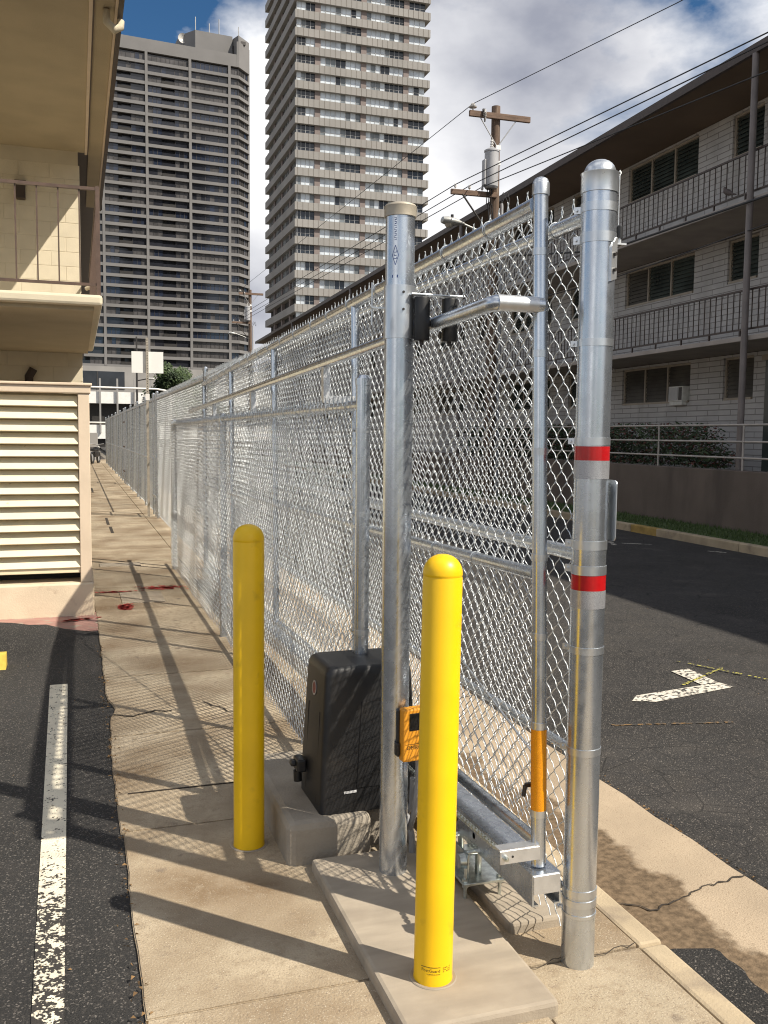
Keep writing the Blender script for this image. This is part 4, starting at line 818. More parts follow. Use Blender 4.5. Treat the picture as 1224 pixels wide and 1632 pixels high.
MB().box((-5, 0.30, 0.297), (-0.1, 0.31, 0.39)).build('gap_backing', m_dark, le)
sm = MB(); a_ = R(52); n_ = Vector((0, -math.sin(a_), math.cos(a_)))
q = [(0.012, -0.046), (0.100, 0.030)]
sm.add([(-4.9, 0.002, -0.048), (-0.101, 0.002, -0.048), (-0.101, 0.075, 0.046), (-4.9, 0.075, 0.046), (-4.9, 0.010, -0.056), (-0.101, 0.010, -0.056), (-0.101, 0.085, 0.040), (-4.9, 0.085, 0.040)], [(0, 1, 2, 3), (7, 6, 5, 4), (0, 4, 5, 1), (1, 5, 6, 2), (2, 6, 7, 3), (3, 7, 4, 0)])
smm = sm.mesh('louvre', m_louver)
for k in range(14): put('louvre', smm, le, loc=(random.uniform(-.004, 0), random.uniform(-0.002, 0.002), 0.487+k*0.1135))

ws = empty('wheel_stop', (-0.505, 7.05, -0.012), R(0), label='yellow painted concrete wheel stop at the end of the parking bay', cat='wheel stop')
q = MB(); q.add([(x, y, z) for x in (-1.8, 0.0) for (y, z) in ((-0.075, 0), (0.075, 0), (0.045, 0.105), (-0.045, 0.105))], [(0, 1, 2, 3), (7, 6, 5, 4), (4, 5, 1, 0), (5, 6, 2, 1), (6, 7, 3, 2), (7, 4, 0, 3)])
m_wstop = mat('wheel_stop_yellow', (0.62, 0.44, 0.07), 0.8, var=0.15, scale=12, bump=0.3); q.build('block', m_wstop, ws)
for x in (-0.3, -1.5): MB().tube([(x, 0, 0.10), (x, 0, 0.112)], 0.018, 10).build('pin', m_iron, ws)

# ================================================================== RIGHT BUILDING (own frame, local x from the street)
rb = empty('apartment_building', (0, 0, 0), -BANG, label='three storey white brick apartment block with balcony railings and dark flat eaves across the street', cat='building')
XW, XE = 13.1, 11.5; YA, YB = -12.0, 72.0
FL = [(1.02, 3.50), (3.61, 6.02), (6.13, 8.66)]     # floor top, soffit
wins = []
y = 18.7-7.1*4
while y < YB-5: wins.append((y, y+2.95, 'big')); wins.append((y-2.2, y-1.2, 'small')); y += 7.1
def wall_open(y0, y1, z0, z1, ops, x0, x1):
    ysl = sorted({y0, y1, *[a for o in ops for a in o[:2]]}); ysl = [v for v in ysl if y0 <= v <= y1]; zsl = sorted({z0, z1, *[a for o in ops for a in o[2:4]]})
    mb = MB()
    for ya, yb in zip(ysl, ysl[1:]):
        run = None
        for za, zb_ in zip(zsl, zsl[1:]):
            if any(o[0] <= ya+1e-6 and yb <= o[1]+1e-6 and o[2] <= za+1e-6 and zb_ <= o[3]+1e-6 for o in ops): continue
            mb.box((x0, ya, za), (x1, yb, zb_))
    return mb
for fi, (zf, zs) in enumerate(FL):
    zt = zs-0.05; zb_ = zt-0.93
    ops = [(a, b_, zb_, zt) for a, b_, k in wins if a > YA+0.2]
    wall_open(YA, YB, zf if fi else 0.0, zs, ops, XW, XW+0.2).build('wall', m_bwall, rb)
    for (a, b_, z0, z1), k in zip(ops, [k for a, b_, k in wins if a > YA+0.2]):
        wn = MB(); x = XW+0.05
        for (p_, q_) in (((x, a, z0), (x+0.06, a+0.05, z1)), ((x, b_-0.05, z0), (x+0.06, b_, z1)), ((x, a+0.051, z1-0.05), (x+0.06, b_-0.051, z1)), ((x-0.06, a+0.051, z0), (x+0.06, b_-0.051, z0+0.05))): wn.box(p_, q_)
        npn = 3 if k == 'big' else 1
        for j in range(1, npn): ym = a+(b_-a)*j/npn; wn.box((x, ym-0.025, z0+0.051), (x+0.06, ym+0.025, z1-0.051))
        wo_ = wn.build('window', m_wframe, rb)
        for j in range(npn):
            ya, yb = a+(b_-a)*j/npn+0.03, a+(b_-a)*(j+1)/npn-0.03; pn = MB(); nb = 9; dz = (z1-z0-0.1)/nb
            for s_ in range(nb):
                zz = z0+0.05+s_*dz; pn.add([(x+0.02, ya, zz), (x+0.02, yb, zz), (x+0.055, yb, zz+dz), (x+0.055, ya, zz+dz)], [(0, 1, 2, 3)])
            pn.build('louvre_pane', random.choice([m_jal, m_jal, m_jal2]), wo_)
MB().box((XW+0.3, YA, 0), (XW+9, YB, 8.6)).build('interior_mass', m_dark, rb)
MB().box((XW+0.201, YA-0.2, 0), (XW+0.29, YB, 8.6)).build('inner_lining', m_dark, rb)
MB().box((XE+0.0, YA, -0.1), (XW, YB, 1.015)).build('ground_terrace', m_bslab, rb)
for (z0, z1) in ((3.51, 3.605), (6.03, 6.125)):
    MB().cbox((XE, YA, z0), (XW, YB, z1), 0.012).build('balcony_slab', m_bslab, rb)
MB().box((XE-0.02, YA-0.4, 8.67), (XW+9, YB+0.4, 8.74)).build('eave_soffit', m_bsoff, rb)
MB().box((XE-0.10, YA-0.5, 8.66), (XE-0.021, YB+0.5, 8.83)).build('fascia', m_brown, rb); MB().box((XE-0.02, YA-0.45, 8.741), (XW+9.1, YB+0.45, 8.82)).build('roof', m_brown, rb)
bmesh_bal = {}
for fi, zf in ((1, 3.61), (2, 6.13)):
    xb_ = XE+0.05
    MB().box((xb_-0.018, YA, zf+0.83), (xb_+0.018, YB, zf+0.865)).build('handrail', m_brown, rb); MB().box((xb_-0.014, YA, zf+0.105), (xb_+0.014, YB, zf+0.135)).build('bottom_rail', m_brown, rb)
    bmm = MB().box((-0.008, -0.008, 0.136), (0.008, 0.008, 0.829)).mesh('baluster', m_brown); pmm = MB().box((-0.014, -0.016, 0.0), (0.014, 0.016, 0.104)).mesh('rail_foot', m_brown)
    k = 0; yv = 12.0
    while yv < 27: put('baluster', bmm, rb, loc=(xb_, yv, zf)); yv += 0.178
    far = MB()
    for yq in np.arange(YA, 11.9, 0.178): far.box((xb_-0.008, yq-0.008, zf+0.136), (xb_+0.008, yq+0.008, zf+0.829))
    while yv < YB: far.box((xb_-0.008, yv-0.008, zf+0.136), (xb_+0.008, yv+0.008, zf+0.829)); yv += 0.178
    far.build('far_baluster', m_brown, rb, kind='stuff')
    for yv in np.arange(12.2, 40, 0.93): put('rail_foot', pmm, rb, loc=(xb_, yv, zf))
for yv in (0.3, 14.72, 29.2, 43.6, 58.0):
    MB().tube([(XE-0.055, yv, 0.0), (XE-0.055, yv, 8.66)], 0.062, 14).build('column', m_column, rb)
# front terrace wall with pipe railing
MB().cbox((XE-0.42, -12.0, -0.2), (XE-0.14, 73, 1.10), 0.012).build('retaining_wall', m_rwall, rb)
MB().box((XE-0.139, -12.0, 0.2), (XE-0.001, 73, 1.05)).build('planter_soil', m_bark, rb)
for z in (1.33, 1.63, 1.94): MB().tube([(XE-0.28, -12, z), (XE-0.28, 73, z)], 0.019, 8).build('pipe_rail', m_grail, rb)
for yv in np.arange(11.2, 45, 2.70): MB().tube([(XE-0.28, yv+0.43, 1.10), (XE-0.28, yv+0.43, 1.94)], 0.021, 8).build('rail_post', m_grail, rb)
# entry recess with curtain and stair screen beyond the column
MB().box((XW-0.03, 14.6, 1.02), (XW-0.005, 16.1, 3.30)).build('entry_door', m_jal, rb); MB().box((XW-0.05, 14.5, 3.31), (XW-0.005, 16.2, 3.42)).build('door_head', m_wframe, rb)
for zf in (3.61, 6.13): MB().box((XW-0.03, 14.7, zf), (XW-0.005, 15.7, zf+2.05)).build('entry_door', m_jal, rb)

ac = empty('air_conditioner', B(XW-0.13, 19.05, 2.505), -BANG, label='white window air conditioner in the ground floor window across the street', cat='air conditioner')
MB().cbox((-0.02, -0.28, 0.04), (0.30, 0.28, 0.40), 0.012).build('casing', m_ac, ac); MB().box((-0.028, -0.10, 0.07), (-0.021, 0.255, 0.37)).build('grille', m_mull, ac)
MB().box((-0.026, -0.26, 0.07), (-0.021, -0.13, 0.37)).build('side_vent', m_mulld, ac); MB().box((0.0, -0.25, -0.04), (0.28, 0.25, 0.039)).build('drip_tray', m_ac, ac)

# hedge behind the pipe railing
def leaves(name, n, fn, size, mats, parent=None, **kw):
    V = np.zeros((n*4, 3)); 
    for i in range(n):
        p = Vector(fn()); u = Vector((random.gauss(0, 1), random.gauss(0, 1), random.gauss(0, 1))).normalized(); v = u.orthogonal().normalized(); s_ = size*random.uniform(0.6, 1.3)
        V[i*4:i*4+4] = [p-u*s_, p+v*s_*0.5, p+u*s_, p-v*s_*0.5]
    Q = np.arange(n*4).reshape(-1, 4); return put(name, np_mesh(name, V, Q, mats, False), parent, **kw)
hd = empty('hedge', B(XE+0.35, 15.1, 1.05), -BANG, label='dark red and green clipped hedge behind the pale pipe railing', cat='hedge')
def hp():
    while True:
        y = random.uniform(0.6, 14); top = 0.92 if y > 1.4 else 0.35+0.65*(y-0.6)/0.8
        z = random.uniform(0.05, top+0.06*math.sin(y*7)); 
        return (random.uniform(-0.42, 0.35), y, z)
leaves('foliage', 15000, hp, 0.045, m_leaf, hd); leaves('red_foliage', 4500, hp, 0.045, m_leafr, hd)
st_ = MB()
for k in range(26): y = 0.8+k*0.5; st_.tube([(0, y, -0.04), (random.uniform(-.1, .1), y+random.uniform(-.15, .15), 0.6)], 0.012, 5)
st_.build('stems', m_bark, hd, kind='stuff')

# small dove perched on the lower rail of the top balcony
bd_ = empty('bird', B(XE+0.03, 15.49, 6.265), -BANG, label='small brown dove perched on the top balcony rail across the street', cat='bird')
bd_.scale = (1.3, 1.3, 1.3)
bb = MB(); path = [(0, 0.20, 0.02), (0, 0.12, 0.045), (0, 0.05, 0.075), (0, 0.0, 0.10), (0, -0.045, 0.125), (0, -0.062, 0.150), (0, -0.070, 0.172), (0, -0.082, 0.180), (0, -0.104, 0.176)]
bb.tube([(x, -y, z) for x, y, z in path], [0.006, 0.016, 0.036, 0.046, 0.040, 0.026, 0.021, 0.015, 0.002], 14); bb.build('body', m_bird, bd_)
MB().tube([(0.012, 0.0, 0.06), (0.012, 0.005, 0.0)], 0.003, 5).build('leg', m_bird, bd_); MB().tube([(-0.012, 0.0, 0.06), (-0.012, 0.005, 0.0)], 0.003, 5).build('leg', m_bird, bd_)

# ================================================================== UTILITY POLES AND LINES
def utility_pole(bx0, by0, H, label, full=True):
    o = empty('utility_pole', B(bx0, by0, -0.05), -BANG, label=label, cat='utility pole')
    MB().tube([(0, 0, 0), (0.01, 0, H*0.5), (0, 0, H)], [0.16, 0.14, 0.115], 16).build('pole', m_pole, o)
    za = H-0.30
    a1 = MB().cbox((-0.82, -0.20, za-0.075), (0.92, -0.115, za+0.075), 0.01).build('crossarm', m_arm, o)
    for s_ in (-1, 1): MB().tube([(0.02*s_, -0.13, za-0.75), (0.52*s_, -0.16, za-0.06)], 0.014, 6).build('brace', m_mull, o)
    ins = MB(); prof = [(0, 0), (0.02, 0), (0.02, 0.06), (0.10, 0.075), (0.11, 0.10), (0.05, 0.13), (0.06, 0.16), (0.03, 0.19), (0, 0.19)]
    ins.lathe(prof, (-0.72, -0.155, za+0.075), 14).build('insulator', m_porc, o)
    MB().lathe([(0, 0), (0.03, 0), (0.03, 0.08), (0.05, 0.09), (0.03, 0.11), (0.05, 0.13), (0.03, 0.15), (0.05, 0.17), (0.03, 0.19), (0.03, 0.26), (0, 0.27)], (-0.42, -0.26, za-0.16), 10).build('fuse_cutout', m_porc, o)
    MB().box((-0.47, -0.24, za-0.05), (-0.40, -0.19, za+0.13)).box((-0.45, -0.31, za-0.22), (-0.42, -0.27, za+0.02)).build('cutout_bracket', m_iron, o)
    zt = H-1.25
    tk = MB().lathe([(0, -0.95), (0.15, -0.95), (0.185, -0.90), (0.185, -0.02), (0.20, -0.01), (0.20, 0.03), (0.12, 0.08), (0, 0.09)], (-0.20, -0.24, zt), 20).build('transformer', m_tank, o)
    MB().lathe([(0, 0), (0.03, 0), (0.055, 0.05), (0.03, 0.08), (0.05, 0.12), (0.03, 0.15), (0.045, 0.19), (0.02, 0.23), (0, 0.24)], (-0.20, -0.24, zt+0.08), 12).build('bushing', m_porc, tk)
    MB().cbox((-0.44, -0.33, zt-0.88), (-0.38, -0.15, zt-0.22), 0.02).build('radiator', m_tank, tk)
    for z in (H-1.1, H-1.5): MB().cbox((-0.05, -0.175, z-0.06), (0.09, -0.125, z+0.06), 0.01).build('bolt_plate', m_white, o)
    zl = H-2.33
    MB().cbox((-1.30, -0.20, zl-0.075), (0.0, -0.115, zl+0.06), 0.01).build('service_arm', m_arm, o); MB().tube([(-1.0, -0.21, zl-0.06), (-0.10, -0.16, zl-1.15)], 0.024, 6).build('arm_brace', m_iron, o)
    for k, x in enumerate((-1.18, -0.78, -0.42)): MB().tube([(x, -0.155, zl+0.06), (x, -0.155, zl+0.12)], 0.012, 6).lathe([(0, 0.10), (0.035, 0.11), (0.04, 0.16), (0.02, 0.20), (0, 0.20)], (x, -0.155, zl), 10).build('service_insulator', m_porc, o)
    dr_ = MB()
    for k, x in enumerate((-0.30, -0.24, -0.18)): dr_.tube([(x, -0.24, zt-0.95), (x-0.02, -0.22, zt-1.35), (x+0.03, -0.18, zl-0.25), (x+0.10, -0.14, zl-0.62), (x+0.14, -0.13, zl-0.7)], 0.013, 6)
    dr_.build('drop_cable', m_line_w, o)
    cdt = MB().tube([(0.20, -0.05, 0), (0.20, -0.05, zl-0.25), (0.19, -0.05, zl-0.18)], 0.045, 10).build('riser_conduit', m_tank, o)
    lp = MB()
    for s_ in (-1, 1): lp.tube([(0.20, -0.05, zl-0.18), (0.23+0.05*s_, -0.05, zl+0.02), (0.30+0.06*s_, -0.05, zl+0.12), (0.36+0.05*s_, -0.05, zl-0.02), (0.42, -0.05, zl-0.20)], 0.012, 6)
    lp.build('cable_loop', m_line_w, o)
    zm = H-3.35
    MB().tube([(-0.10, -0.10, zm-0.10), (-0.55, -0.15, zm+0.08), (-0.95, -0.18, zm+0.20)], 0.030, 10).build('lamp_arm', m_lamp, o)
    lh = MB().lathe([(0, 0), (0.05, 0.0), (0.09, 0.10), (0.16, 0.30), (0.175, 0.48), (0.13, 0.62), (0, 0.66)], (0, 0, 0), 18, axis='x').build('lamp_head', m_lamp, o, loc=(-0.92, -0.18, zm+0.20))
    lh.rotation_euler = (0, R(186), 0); lh.scale = (1, 1, 0.62)
    MB().lathe([(0, -0.10), (0.08, -0.09), (0.12, -0.03), (0.13, 0.02), (0, 0.03)], (-1.34, -0.18, zm+0.175), 16).build('lens', m_lens2, o); MB().lathe([(0, 0), (0.04, 0), (0.04, 0.07), (0, 0.08)], (-1.26, -0.18, zm+0.345), 10).build('photocell', m_iron, o)
    return o
utility_pole(10.1, 23.4, 10.45, 'weathered brown utility pole with transformer and street lamp above the gate fence')
utility_pole(10.1, 66.5, 11.9, 'dark distant utility pole with transformer beside the dark flat eaves end')
def wire(name, pts, label, sag=0.0, r=0.011):
    P = []
    for (a, b_) in zip(pts, pts[1:]):
        A, Bv = Vector(a), Vector(b_)
        for k in range(24): t_ = k/24; p = A.lerp(Bv, t_); p.z -= sag*4*t_*(1-t_); P.append(p)
    P.append(Vector(pts[-1])); return MB().tube(P, r, 5).build(name, m_line_w, label=label, cat='power line', group='overhead lines along the street')
H1, H2 = 10.40, 11.85
wire('power_line', [B(10.1-0.72, 66.35, H2-0.05), B(10.1-0.72, 23.25, H1-0.05), B(10.9, 16.45, 10.20), B(13.0, 5, 9.9)], 'thin high power line over the top crossarm insulator', 0.0, 0.010)
for k, (dx, ze, lab) in enumerate(((-1.18, (10.15, 12.6, 8.08), 'black service line on the outermost lower arm insulator'), (-0.78, (10.30, 12.8, 8.03), 'black service line on the middle lower arm insulator'), (-0.42, (10.45, 12.7, 7.62), 'black service line on the lower arm insulator next to the pole'))):
    a = B(10.1+dx, 23.25, 8.25); q = Vector(B(*ze)); d = (q-Vector(a)); wire('power_line', [B(10.1+dx, 66.35, 9.7), a, tuple(q), tuple(q+d*1.2)], lab, 0.0, 0.013)
wire('power_line', [B(10.3, 23.3, 6.5), B(11.32, 19.6, 6.04), B(11.32, 14.5, 5.99), B(11.32, 4, 5.9)], 'black cable running along the upper balcony slab edge', 0.0, 0.024)
wire('power_line', [B(10.2, 23.3, 5.2), B(11.36, 20.0, 5.35), B(11.45, 8, 5.75)], 'thin black cable below the upper balcony slab', 0.03, 0.012)

# ================================================================== TOWERS
def tower2():
    x0, x1, y0, y1 = 33.0, 55.3, 145.0, 169.0; H = 100; FH = 2.63; nf = 36
    o = empty('apartment_tower', (x0, y0, 0), label='tall pale apartment tower with stacked beige panel bands and curtained windows', cat='tower')
    W_, D_ = x1-x0, y1-y0
    MB().box((0.9, 0.9, 0), (W_-0.9, D_-0.9, H)).build('core', m_dark, o)
    sp = MB(); jt = MB()
    sm_ = MB().box((0, 0, 0), (W_, 0.28, 1.20)).box((0, 0.281, 0), (0.28, D_, 1.20)).box((W_-0.28, 0.281, 0), (W_, D_, 1.20)).box((0.281, D_-0.28, 0), (W_-0.281, D_, 1.20)).box((0.281, 0.281, 0.0), (W_-0.281, D_-0.281, 0.15)).mesh('spandrel', m_t2)
    jm = MB()
    for k in range(26): x = 0.86*(k+0.5); jm.box((x-0.025, -0.02, 0.02), (x+0.025, -0.004, 1.18))
    jm2 = jm.mesh('panel_joint', m_joint)
    bays = [(0.35, 3.25), (4.15, 10.75), (11.65, 17.9), (18.8, W_-0.75)]
    sb = [(0.6, 5.2), (6.1, 11.4), (12.3, 17.6), (18.5, D_-0.6)]
    colm = MB()
    for a, b_ in ((3.25, 4.15), (10.75, 11.65), (17.9, 18.8)): MB().box((a, 0.42, 10), (b_, 0.95, H)).build('pillar', m_t2col, o)
    for a, b_ in ((5.2, 6.1), (11.4, 12.3), (17.6, 18.5)): MB().box((0.42, a, 10), (0.95, b_, H)).build('pillar', m_t2col, o)
    var = {}
    def bay(wd, i, side):
        key = (round(wd, 2), i, side)
        if key in var: return var[key]
        n = max(3, int(round(wd/0.80))); mb = MB(); rs = random.Random(i*17+n+side*5); openi = rs.random() < 0.55; o0 = rs.randint(0, n-2); o1 = min(n, o0+rs.randint(1, 6)); dw = wd/n
        for k in range(n):
            mi = 1 if (openi and o0 <= k < o1) else (2 if rs.random() < 0.16 else 0)
            if side: mi = 1 if rs.random() < 0.55 else 2
            if side: mb.quad((0.6, (k+1)*dw, 1.20), (0.6, k*dw, 1.20), (0.6, k*dw, FH), (0.6, (k+1)*dw, FH), mi); mb.box((0.54, k*dw-0.03, 1.20), (0.60, k*dw+0.03, FH), 3)
            else: mb.quad((k*dw, 0.6, 1.20), ((k+1)*dw, 0.6, 1.20), ((k+1)*dw, 0.6, FH), (k*dw, 0.6, FH), mi); mb.box((k*dw-0.03, 0.54, 1.20), (k*dw+0.03, 0.60, FH), 3)
        if not side: mb.box((0, 0.545, 1.78), (wd, 0.595, 1.82), 3) if openi and i % 2 else None
        var[key] = mb.mesh('window', [m_gA, m_gB, m_gC, m_mull]); return var[key]
    for f_ in range(4, nf):
        z = f_*FH
        put('spandrel', sm_, o, loc=(0, 0, z)); put('panel_joint', jm2, o, loc=(0, 0, z), kind='stuff')
        for bi, (a, b_) in enumerate(bays): put('window', bay(b_-a, random.randint(0, 8), 0), o, loc=(a, 0, z))
        if f_ > 8:
            for (a, b_) in sb: put('window', bay(b_-a, random.randint(0, 3), 1), o, loc=(0, a, z))
    MB().box((0, 0, -1), (W_, D_, 4*FH)).build('base', m_t2, o); MB().box((-0.3, -0.3, nf*FH), (W_+.3, D_+.3, nf*FH+1.2)).build('parapet', m_t2, o)
tower2()
def tower1():
    o = empty('apartment_tower', (28.1, 240.3, 0), R(5), label='broad tan concrete tower with dark window bands and angled corner', cat='tower')
    FH = 2.45; z0 = 18.0; nf = 31; H = z0+nf*FH
    cols = [-52.5, -42.0, -31.5, -21.1, -10.64, 0.0, 9.93]; xr = 12.43
    MB().box((-52.5, 1.2, 0), (xr-1, 28, H)).build('core', m_dark, o)
    for x in cols: MB().box((x-0.32, -0.06, z0), (x+0.32, 1.3, H)).build('pier', m_t1, o)
    ch_d = Vector((math.cos(R(45)), math.sin(R(45)), 0)); ce = Vector((xr, 0, 0))+ch_d*5.26
    MB().prism([(xr, 0.0), (ce.x, ce.y), (ce.x, 26), (xr-0.6, 26), (xr-0.6, 0.0)], H, H+6.2).build('corner_shaft', m_t1, o)
    MB().prism([(xr-1.0, 1.0), (xr, 0.75), (ce.x-0.55, ce.y+0.25), (ce.x-0.55, 26), (xr-1.0, 26)], 0, H).build('corner_core', m_dark, o)
    MB().box((ce.x-0.5, ce.y+0.01, 0), (ce.x, 26, H)).build('side_wall', m_t1, o)
    MB().box((-52.5, 0.02, H), (xr-0.61, 1.3, H+3.0)).build('parapet', m_t1, o); MB().box((-52.5, 1.31, H), (xr-0.61, 26, H+2.2)).build('roof', m_t1, o)
    spm = MB().box((-52.5, 0.0, -0.38), (xr, 0.9, 0.38)).mesh('spandrel', m_t1)
    q = [Vector((xr, 0, 0)), ce]; nrm = Vector((math.sin(R(45)), -math.cos(R(45)), 0))
    csm = MB().prism([(xr+0.001, 0.0), (ce.x, ce.y), (ce.x-0.5, ce.y+0.5), (xr-0.5+0.501, 0.88)], -0.38, 0.38).mesh('corner_spandrel', m_t1)
    var = {}
    def bay(wd, i, balc, corner=False):
        k_ = (round(wd, 2), i, balc, corner)
        if k_ in var: return var[k_]
        rs = random.Random(i*31+int(wd*10)+balc); n = max(2, int(round(wd/1.1))); dw = wd/n; mb = MB(); base = rs.choice([0, 0, 1, 1, 3])
        for k in range(n):
            mi = base if rs.random() < 0.72 else rs.choice([0, 1, 1, 3]); b0 = balc and 0.30*n <= k < 0.62*n; d = 1.15 if b0 else 0.55
            if b0: mi = rs.choice([0, 0, 4])
            mb.quad((k*dw, d, 0.36), ((k+1)*dw, d, 0.36), ((k+1)*dw, d, FH-0.36), (k*dw, d, FH-0.36), mi)
            if b0: mb.box((k*dw, 0.2, 0.42), ((k+1)*dw, 0.24, 1.15), 0 if i % 2 else 4)
            if not b0 and (base in (1, 2, 3) or k % 3 == 0): mb.box((k*dw-0.045, 0.46, 0.42), (k*dw+0.045, 0.55, FH-0.42), 5)
        var[k_] = mb.mesh('window', [m_gD, m_gE, m_gC, m_gF, m_dark, m_mulld]); return var[k_]
    for f_ in range(nf):
        z = z0+f_*FH
        put('spandrel', spm, o, loc=(0, 0, z)); put('corner_spandrel', csm, o, loc=(0, 0, z))
        for bi in range(2, len(cols)):
            a = cols[bi]+0.45; b_ = (cols[bi+1]-0.45) if bi+1 < len(cols) else xr-0.05
            put('window', bay(b_-a, random.randint(0, 9), 1 if bi in (3, 4, 2) and f_ < nf-2 else 0), o, loc=(a, 0, z))
        wo_ = put('window', bay(5.0, random.randint(0, 6), 0, True), o, loc=(xr+0.05, 0.05, z)); wo_.rotation_euler[2] = R(45)
    # roof house, dishes and aerials
    MB().prism([(-1.0, 8), (2.0, 3), (11.5, 3), (11.7, 22), (-1.0, 22)], H+2.2, H+8.4).build('roof_house', m_t1, o)
    MB().box((-3.0, 10, H+2.2), (-1.1, 20, H+5.0)).build('roof_wing', m_t1, o); MB().box((13.2, 1.3, H+6.2), (14.5, 2.8, H+7.0)).build('roof_vent', m_mulld, o)
    MB().prism([(11.72, 3.2), (xr, 0.6), (ce.x-.05, ce.y+.3), (ce.x-.05, 24), (11.72, 24)], H+6.21, H+8.0).build('shaft_top', m_t1, o)
    for (x, h) in ((2.5, 4), (6.0, 3), (8.5, 4.5), (13.6, 3.5)): MB().tube([(x, 5, H+8), (x, 5, H+8.4+h)], 0.12, 5).build('aerial', m_mull, o)
    MB().lathe([(0, 0.3), (0.8, 0.15), (1.2, -0.25), (1.25, -0.3), (0.8, 0.05), (0, 0.2)], (-0.4, 6.5, H+7.2), 14, axis='y').build('dish', m_porc, o); MB().tube([(-0.4, 7, H+2.3), (-0.4, 7, H+7.1)], 0.12, 5).build('dish_mast', m_mull, o)
    # podium
    MB().box((-60, -6, -0.3), (30, 26, z0-0.6)).build('podium', m_grey, o)
    MB().box((-30, -6.15, 12.0), (-17.5, -6.01, 16.2)).build('podium_window', m_gD, o); MB().box((-23.9, -6.25, 12.0), (-23.7, -6.151, 16.2)).build('mullion', m_mulld, o)
tower1()

# ================================================================== END OF THE STREET
pk = empty('parking_structure', (-6, 118, 0), label='low white banded parking structure with dark open deck below the tan tower', cat='building')
MB().box((0, 0, 5.2), (34, 14, 6.6)).build('upper_band', m_white, pk); MB().box((0, 1.0, 2.6), (34, 14, 5.19)).build('dark_deck', m_dark, pk); MB().box((0, 0, 0.9), (34, 14, 2.59)).build('lower_band', m_white, pk); MB().box((0, 0.4, -0.3), (34, 14, 0.89)).build('base', m_dark, pk)
for k in range(14): MB().box((0.6+k*2.02, -0.35, 1.6), (0.8+k*2.02, -0.02, 8.2)).build('fin', m_grey, pk)
ew = empty('boundary_wall', (-4, 58, -0.3), label='grey concrete wall with a pipe rail closing the far end of the pavement', cat='wall')
MB().cbox((0, 0, 0), (5.2, 0.25, 1.95), 0.02).build('wall', m_grey, ew); MB().tube([(0, -0.2, 1.25), (5.2, -0.2, 1.25)], 0.03, 8).build('rail', m_grail, ew); MB().cbox((3.3, -0.3, 1.951), (4.5, 0.1, 3.2), 0.03).build('cabinet', m_mull, ew)
pr = MB().tube([(-4, 57, 4.35), (4.6, 57, 4.28), (5.1, 57, 4.2), (5.35, 57, 3.95), (5.4, 57, 3.6), (5.4, 57, -0.3)], 0.06, 10); hr = empty('height_bar', (0, 0, 0), label='white bent pipe height bar spanning the far driveway', cat='height bar'); pr.build('bar', m_white, hr); MB().tube([(-4, 57, 2.25), (2.2, 57, 2.25)], 0.045, 8).build('lower_bar', m_white, hr)
MB().tube([(-4, 57, -0.3), (-4, 57, 4.35)], 0.06, 8).build('upright', m_white, hr)
# parked motorcycle at the far end
mc = empty('motorcycle', (0.95, 52.5, 0.0), R(75), label='dark motorcycle parked at the far end of the fence', cat='motorcycle')
for x in (-0.65, 0.65):
    wq = MB(); P = [(x+0.29*math.cos(a), 0, 0.31+0.29*math.sin(a)) for a in np.linspace(0, 2*math.pi, 19)]; wq.tube(P, 0.05, 8, cap=False); w_ = wq.build('wheel', m_rubber, mc); MB().lathe([(0, -0.04), (0.2, -0.01), (0.2, 0.01), (0, 0.04)], (x, 0, 0.31), 14, axis='y').build('rim', m_mull, w_)
MB().cbox((-0.35, -0.14, 0.35), (0.35, 0.14, 0.65), 0.06).build('engine', m_iron, mc); MB().cbox((0.0, -0.13, 0.66), (0.42, 0.13, 0.88), 0.06).build('tank', m_rubber, mc); MB().cbox((-0.65, -0.13, 0.68), (-0.02, 0.13, 0.80), 0.04).build('seat', m_rubber, mc)
MB().tube([(0.65, 0, 0.31), (0.42, 0, 1.0)], 0.03, 8).tube([(0.40, -0.36, 1.06), (0.42, 0, 1.0), (0.40, 0.36, 1.06)], 0.018, 8).build('handlebar', m_mull, mc); MB().lathe([(0, -0.05), (0.09, -0.03), (0.09, 0.05), (0, 0.06)], (0.55, 0, 0.86), 12, axis='x').build('headlight', m_porc, mc)
fh = empty('hydrant', (0.12, 51, 0), label='small yellow hydrant at the far end of the pavement', cat='hydrant')
MB().lathe([(0.14, 0), (0.14, 0.05), (0.09, 0.06), (0.09, 0.45), (0.12, 0.46), (0.12, 0.5), (0.08, 0.58), (0.03, 0.62), (0.03, 0.67), (0, 0.67)], n=14).build('barrel', m_wstop, fh); MB().tube([(-0.16, 0, 0.36), (0.16, 0, 0.36)], 0.05, 10).build('outlet', m_wstop, fh)
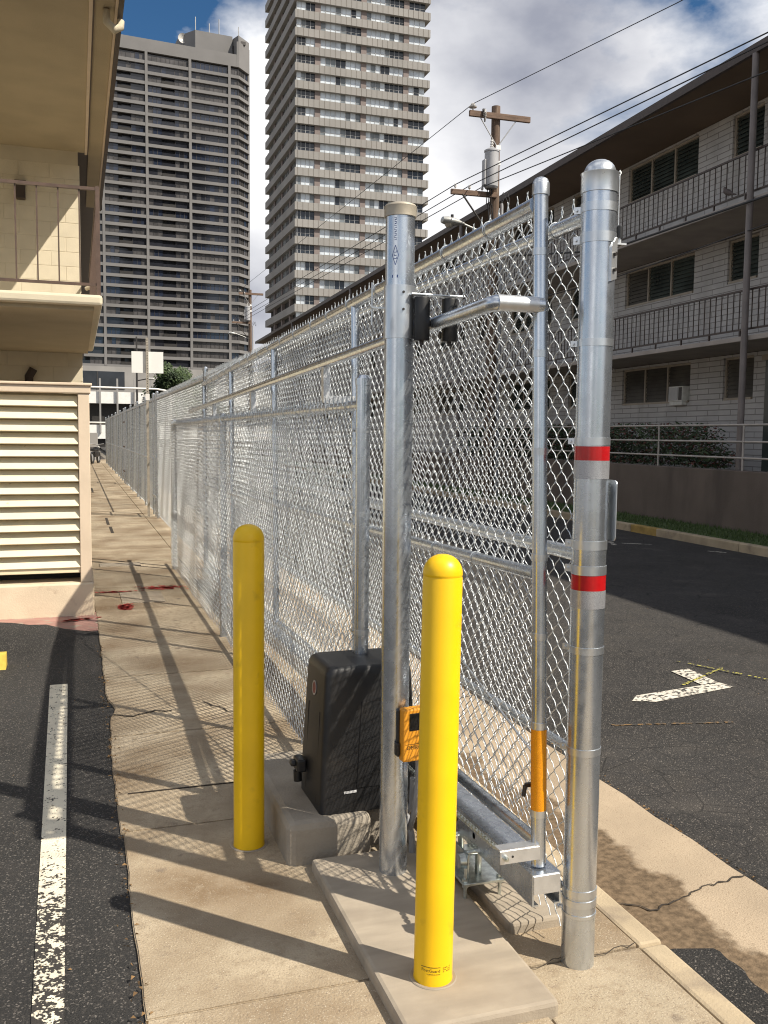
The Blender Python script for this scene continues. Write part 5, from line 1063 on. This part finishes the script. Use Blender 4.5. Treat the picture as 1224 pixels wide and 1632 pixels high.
# street sign seen from behind
sg = empty('street_sign', (1.35, 19.0, 0), R(-4), label='white sign back on a perforated square steel post behind the fence', cat='sign')
MB().box((-0.025, -0.025, -0.1), (0.025, 0.025, 3.55)).build('post', m_perf, sg)
hm = MB()
for k in range(24): z = 2.35+k*0.05; hm.lathe([(0, -0.001), (0.009, -0.001)], (0, -0.0262, z), 8, axis='y')
hm.build('punched_holes', m_dark, sg, kind='stuff')
MB().cbox((-0.30, 0.026, 2.86), (0.31, 0.030, 3.28), 0.001).build('panel', m_signback, sg)
MB().cbox((-0.04, -0.032, 2.32), (0.04, -0.026, 2.45), 0.002).build('tag', m_white, sg)
# trees
def tree(loc, h, rw, label, seed):
    rs = random.Random(seed); o = empty('tree', loc, label=label, cat='tree')
    tr_ = MB().tube([(0, 0, -0.3), (0.1, 0, h*0.3), (0, 0.1, h*0.55)], [0.28, 0.2, 0.12], 10)
    for k in range(7): a = k*0.9; tr_.tube([(0.05, 0, h*0.32+k*0.15), (rw*0.45*math.cos(a), rw*0.45*math.sin(a), h*0.6+k*0.12)], [0.09, 0.03], 6)
    tr_.build('trunk', m_bark, o)
    cl = [(rs.uniform(-.65, .65)*rw, rs.uniform(-.65, .65)*rw, h*rs.uniform(0.45, 0.88), rs.uniform(0.22, 0.45)*rw) for _ in range(26)]
    def fp():
        c = rs.choice(cl); v = Vector((rs.gauss(0, 1), rs.gauss(0, 1), rs.gauss(0, 1))).normalized()*c[3]*(rs.random()**0.4); return (c[0]+v.x, c[1]+v.y, c[2]+v.z*0.8)
    leaves('crown', 9000, fp, 0.16, m_tree, o); return o
tree((8.8, 92, 0), 8.9, 2.7, 'dense dark green tree behind the white sign back', 3)
tree((12.6, 95, 0), 7.6, 2.4, 'smaller dark green tree right of the white sign back', 8)
# slim lamp post and distant pole transformer
lpz = empty('lamp_post', (5.2, 86, 0), label='slim black lamp post with pale lamp in front of the grey podium', cat='lamp post')
MB().tube([(0, 0, -0.3), (0, 0, 10.2)], [0.12, 0.07], 10).build('post', m_iron, lpz); MB().tube([(0, 0, 6.3), (0.9, -0.2, 6.5)], 0.05, 6).build('arm', m_iron, lpz); MB().cbox((0.85, -0.4, 6.4), (1.5, 0, 6.6), 0.08).build('head', m_lamp, lpz)
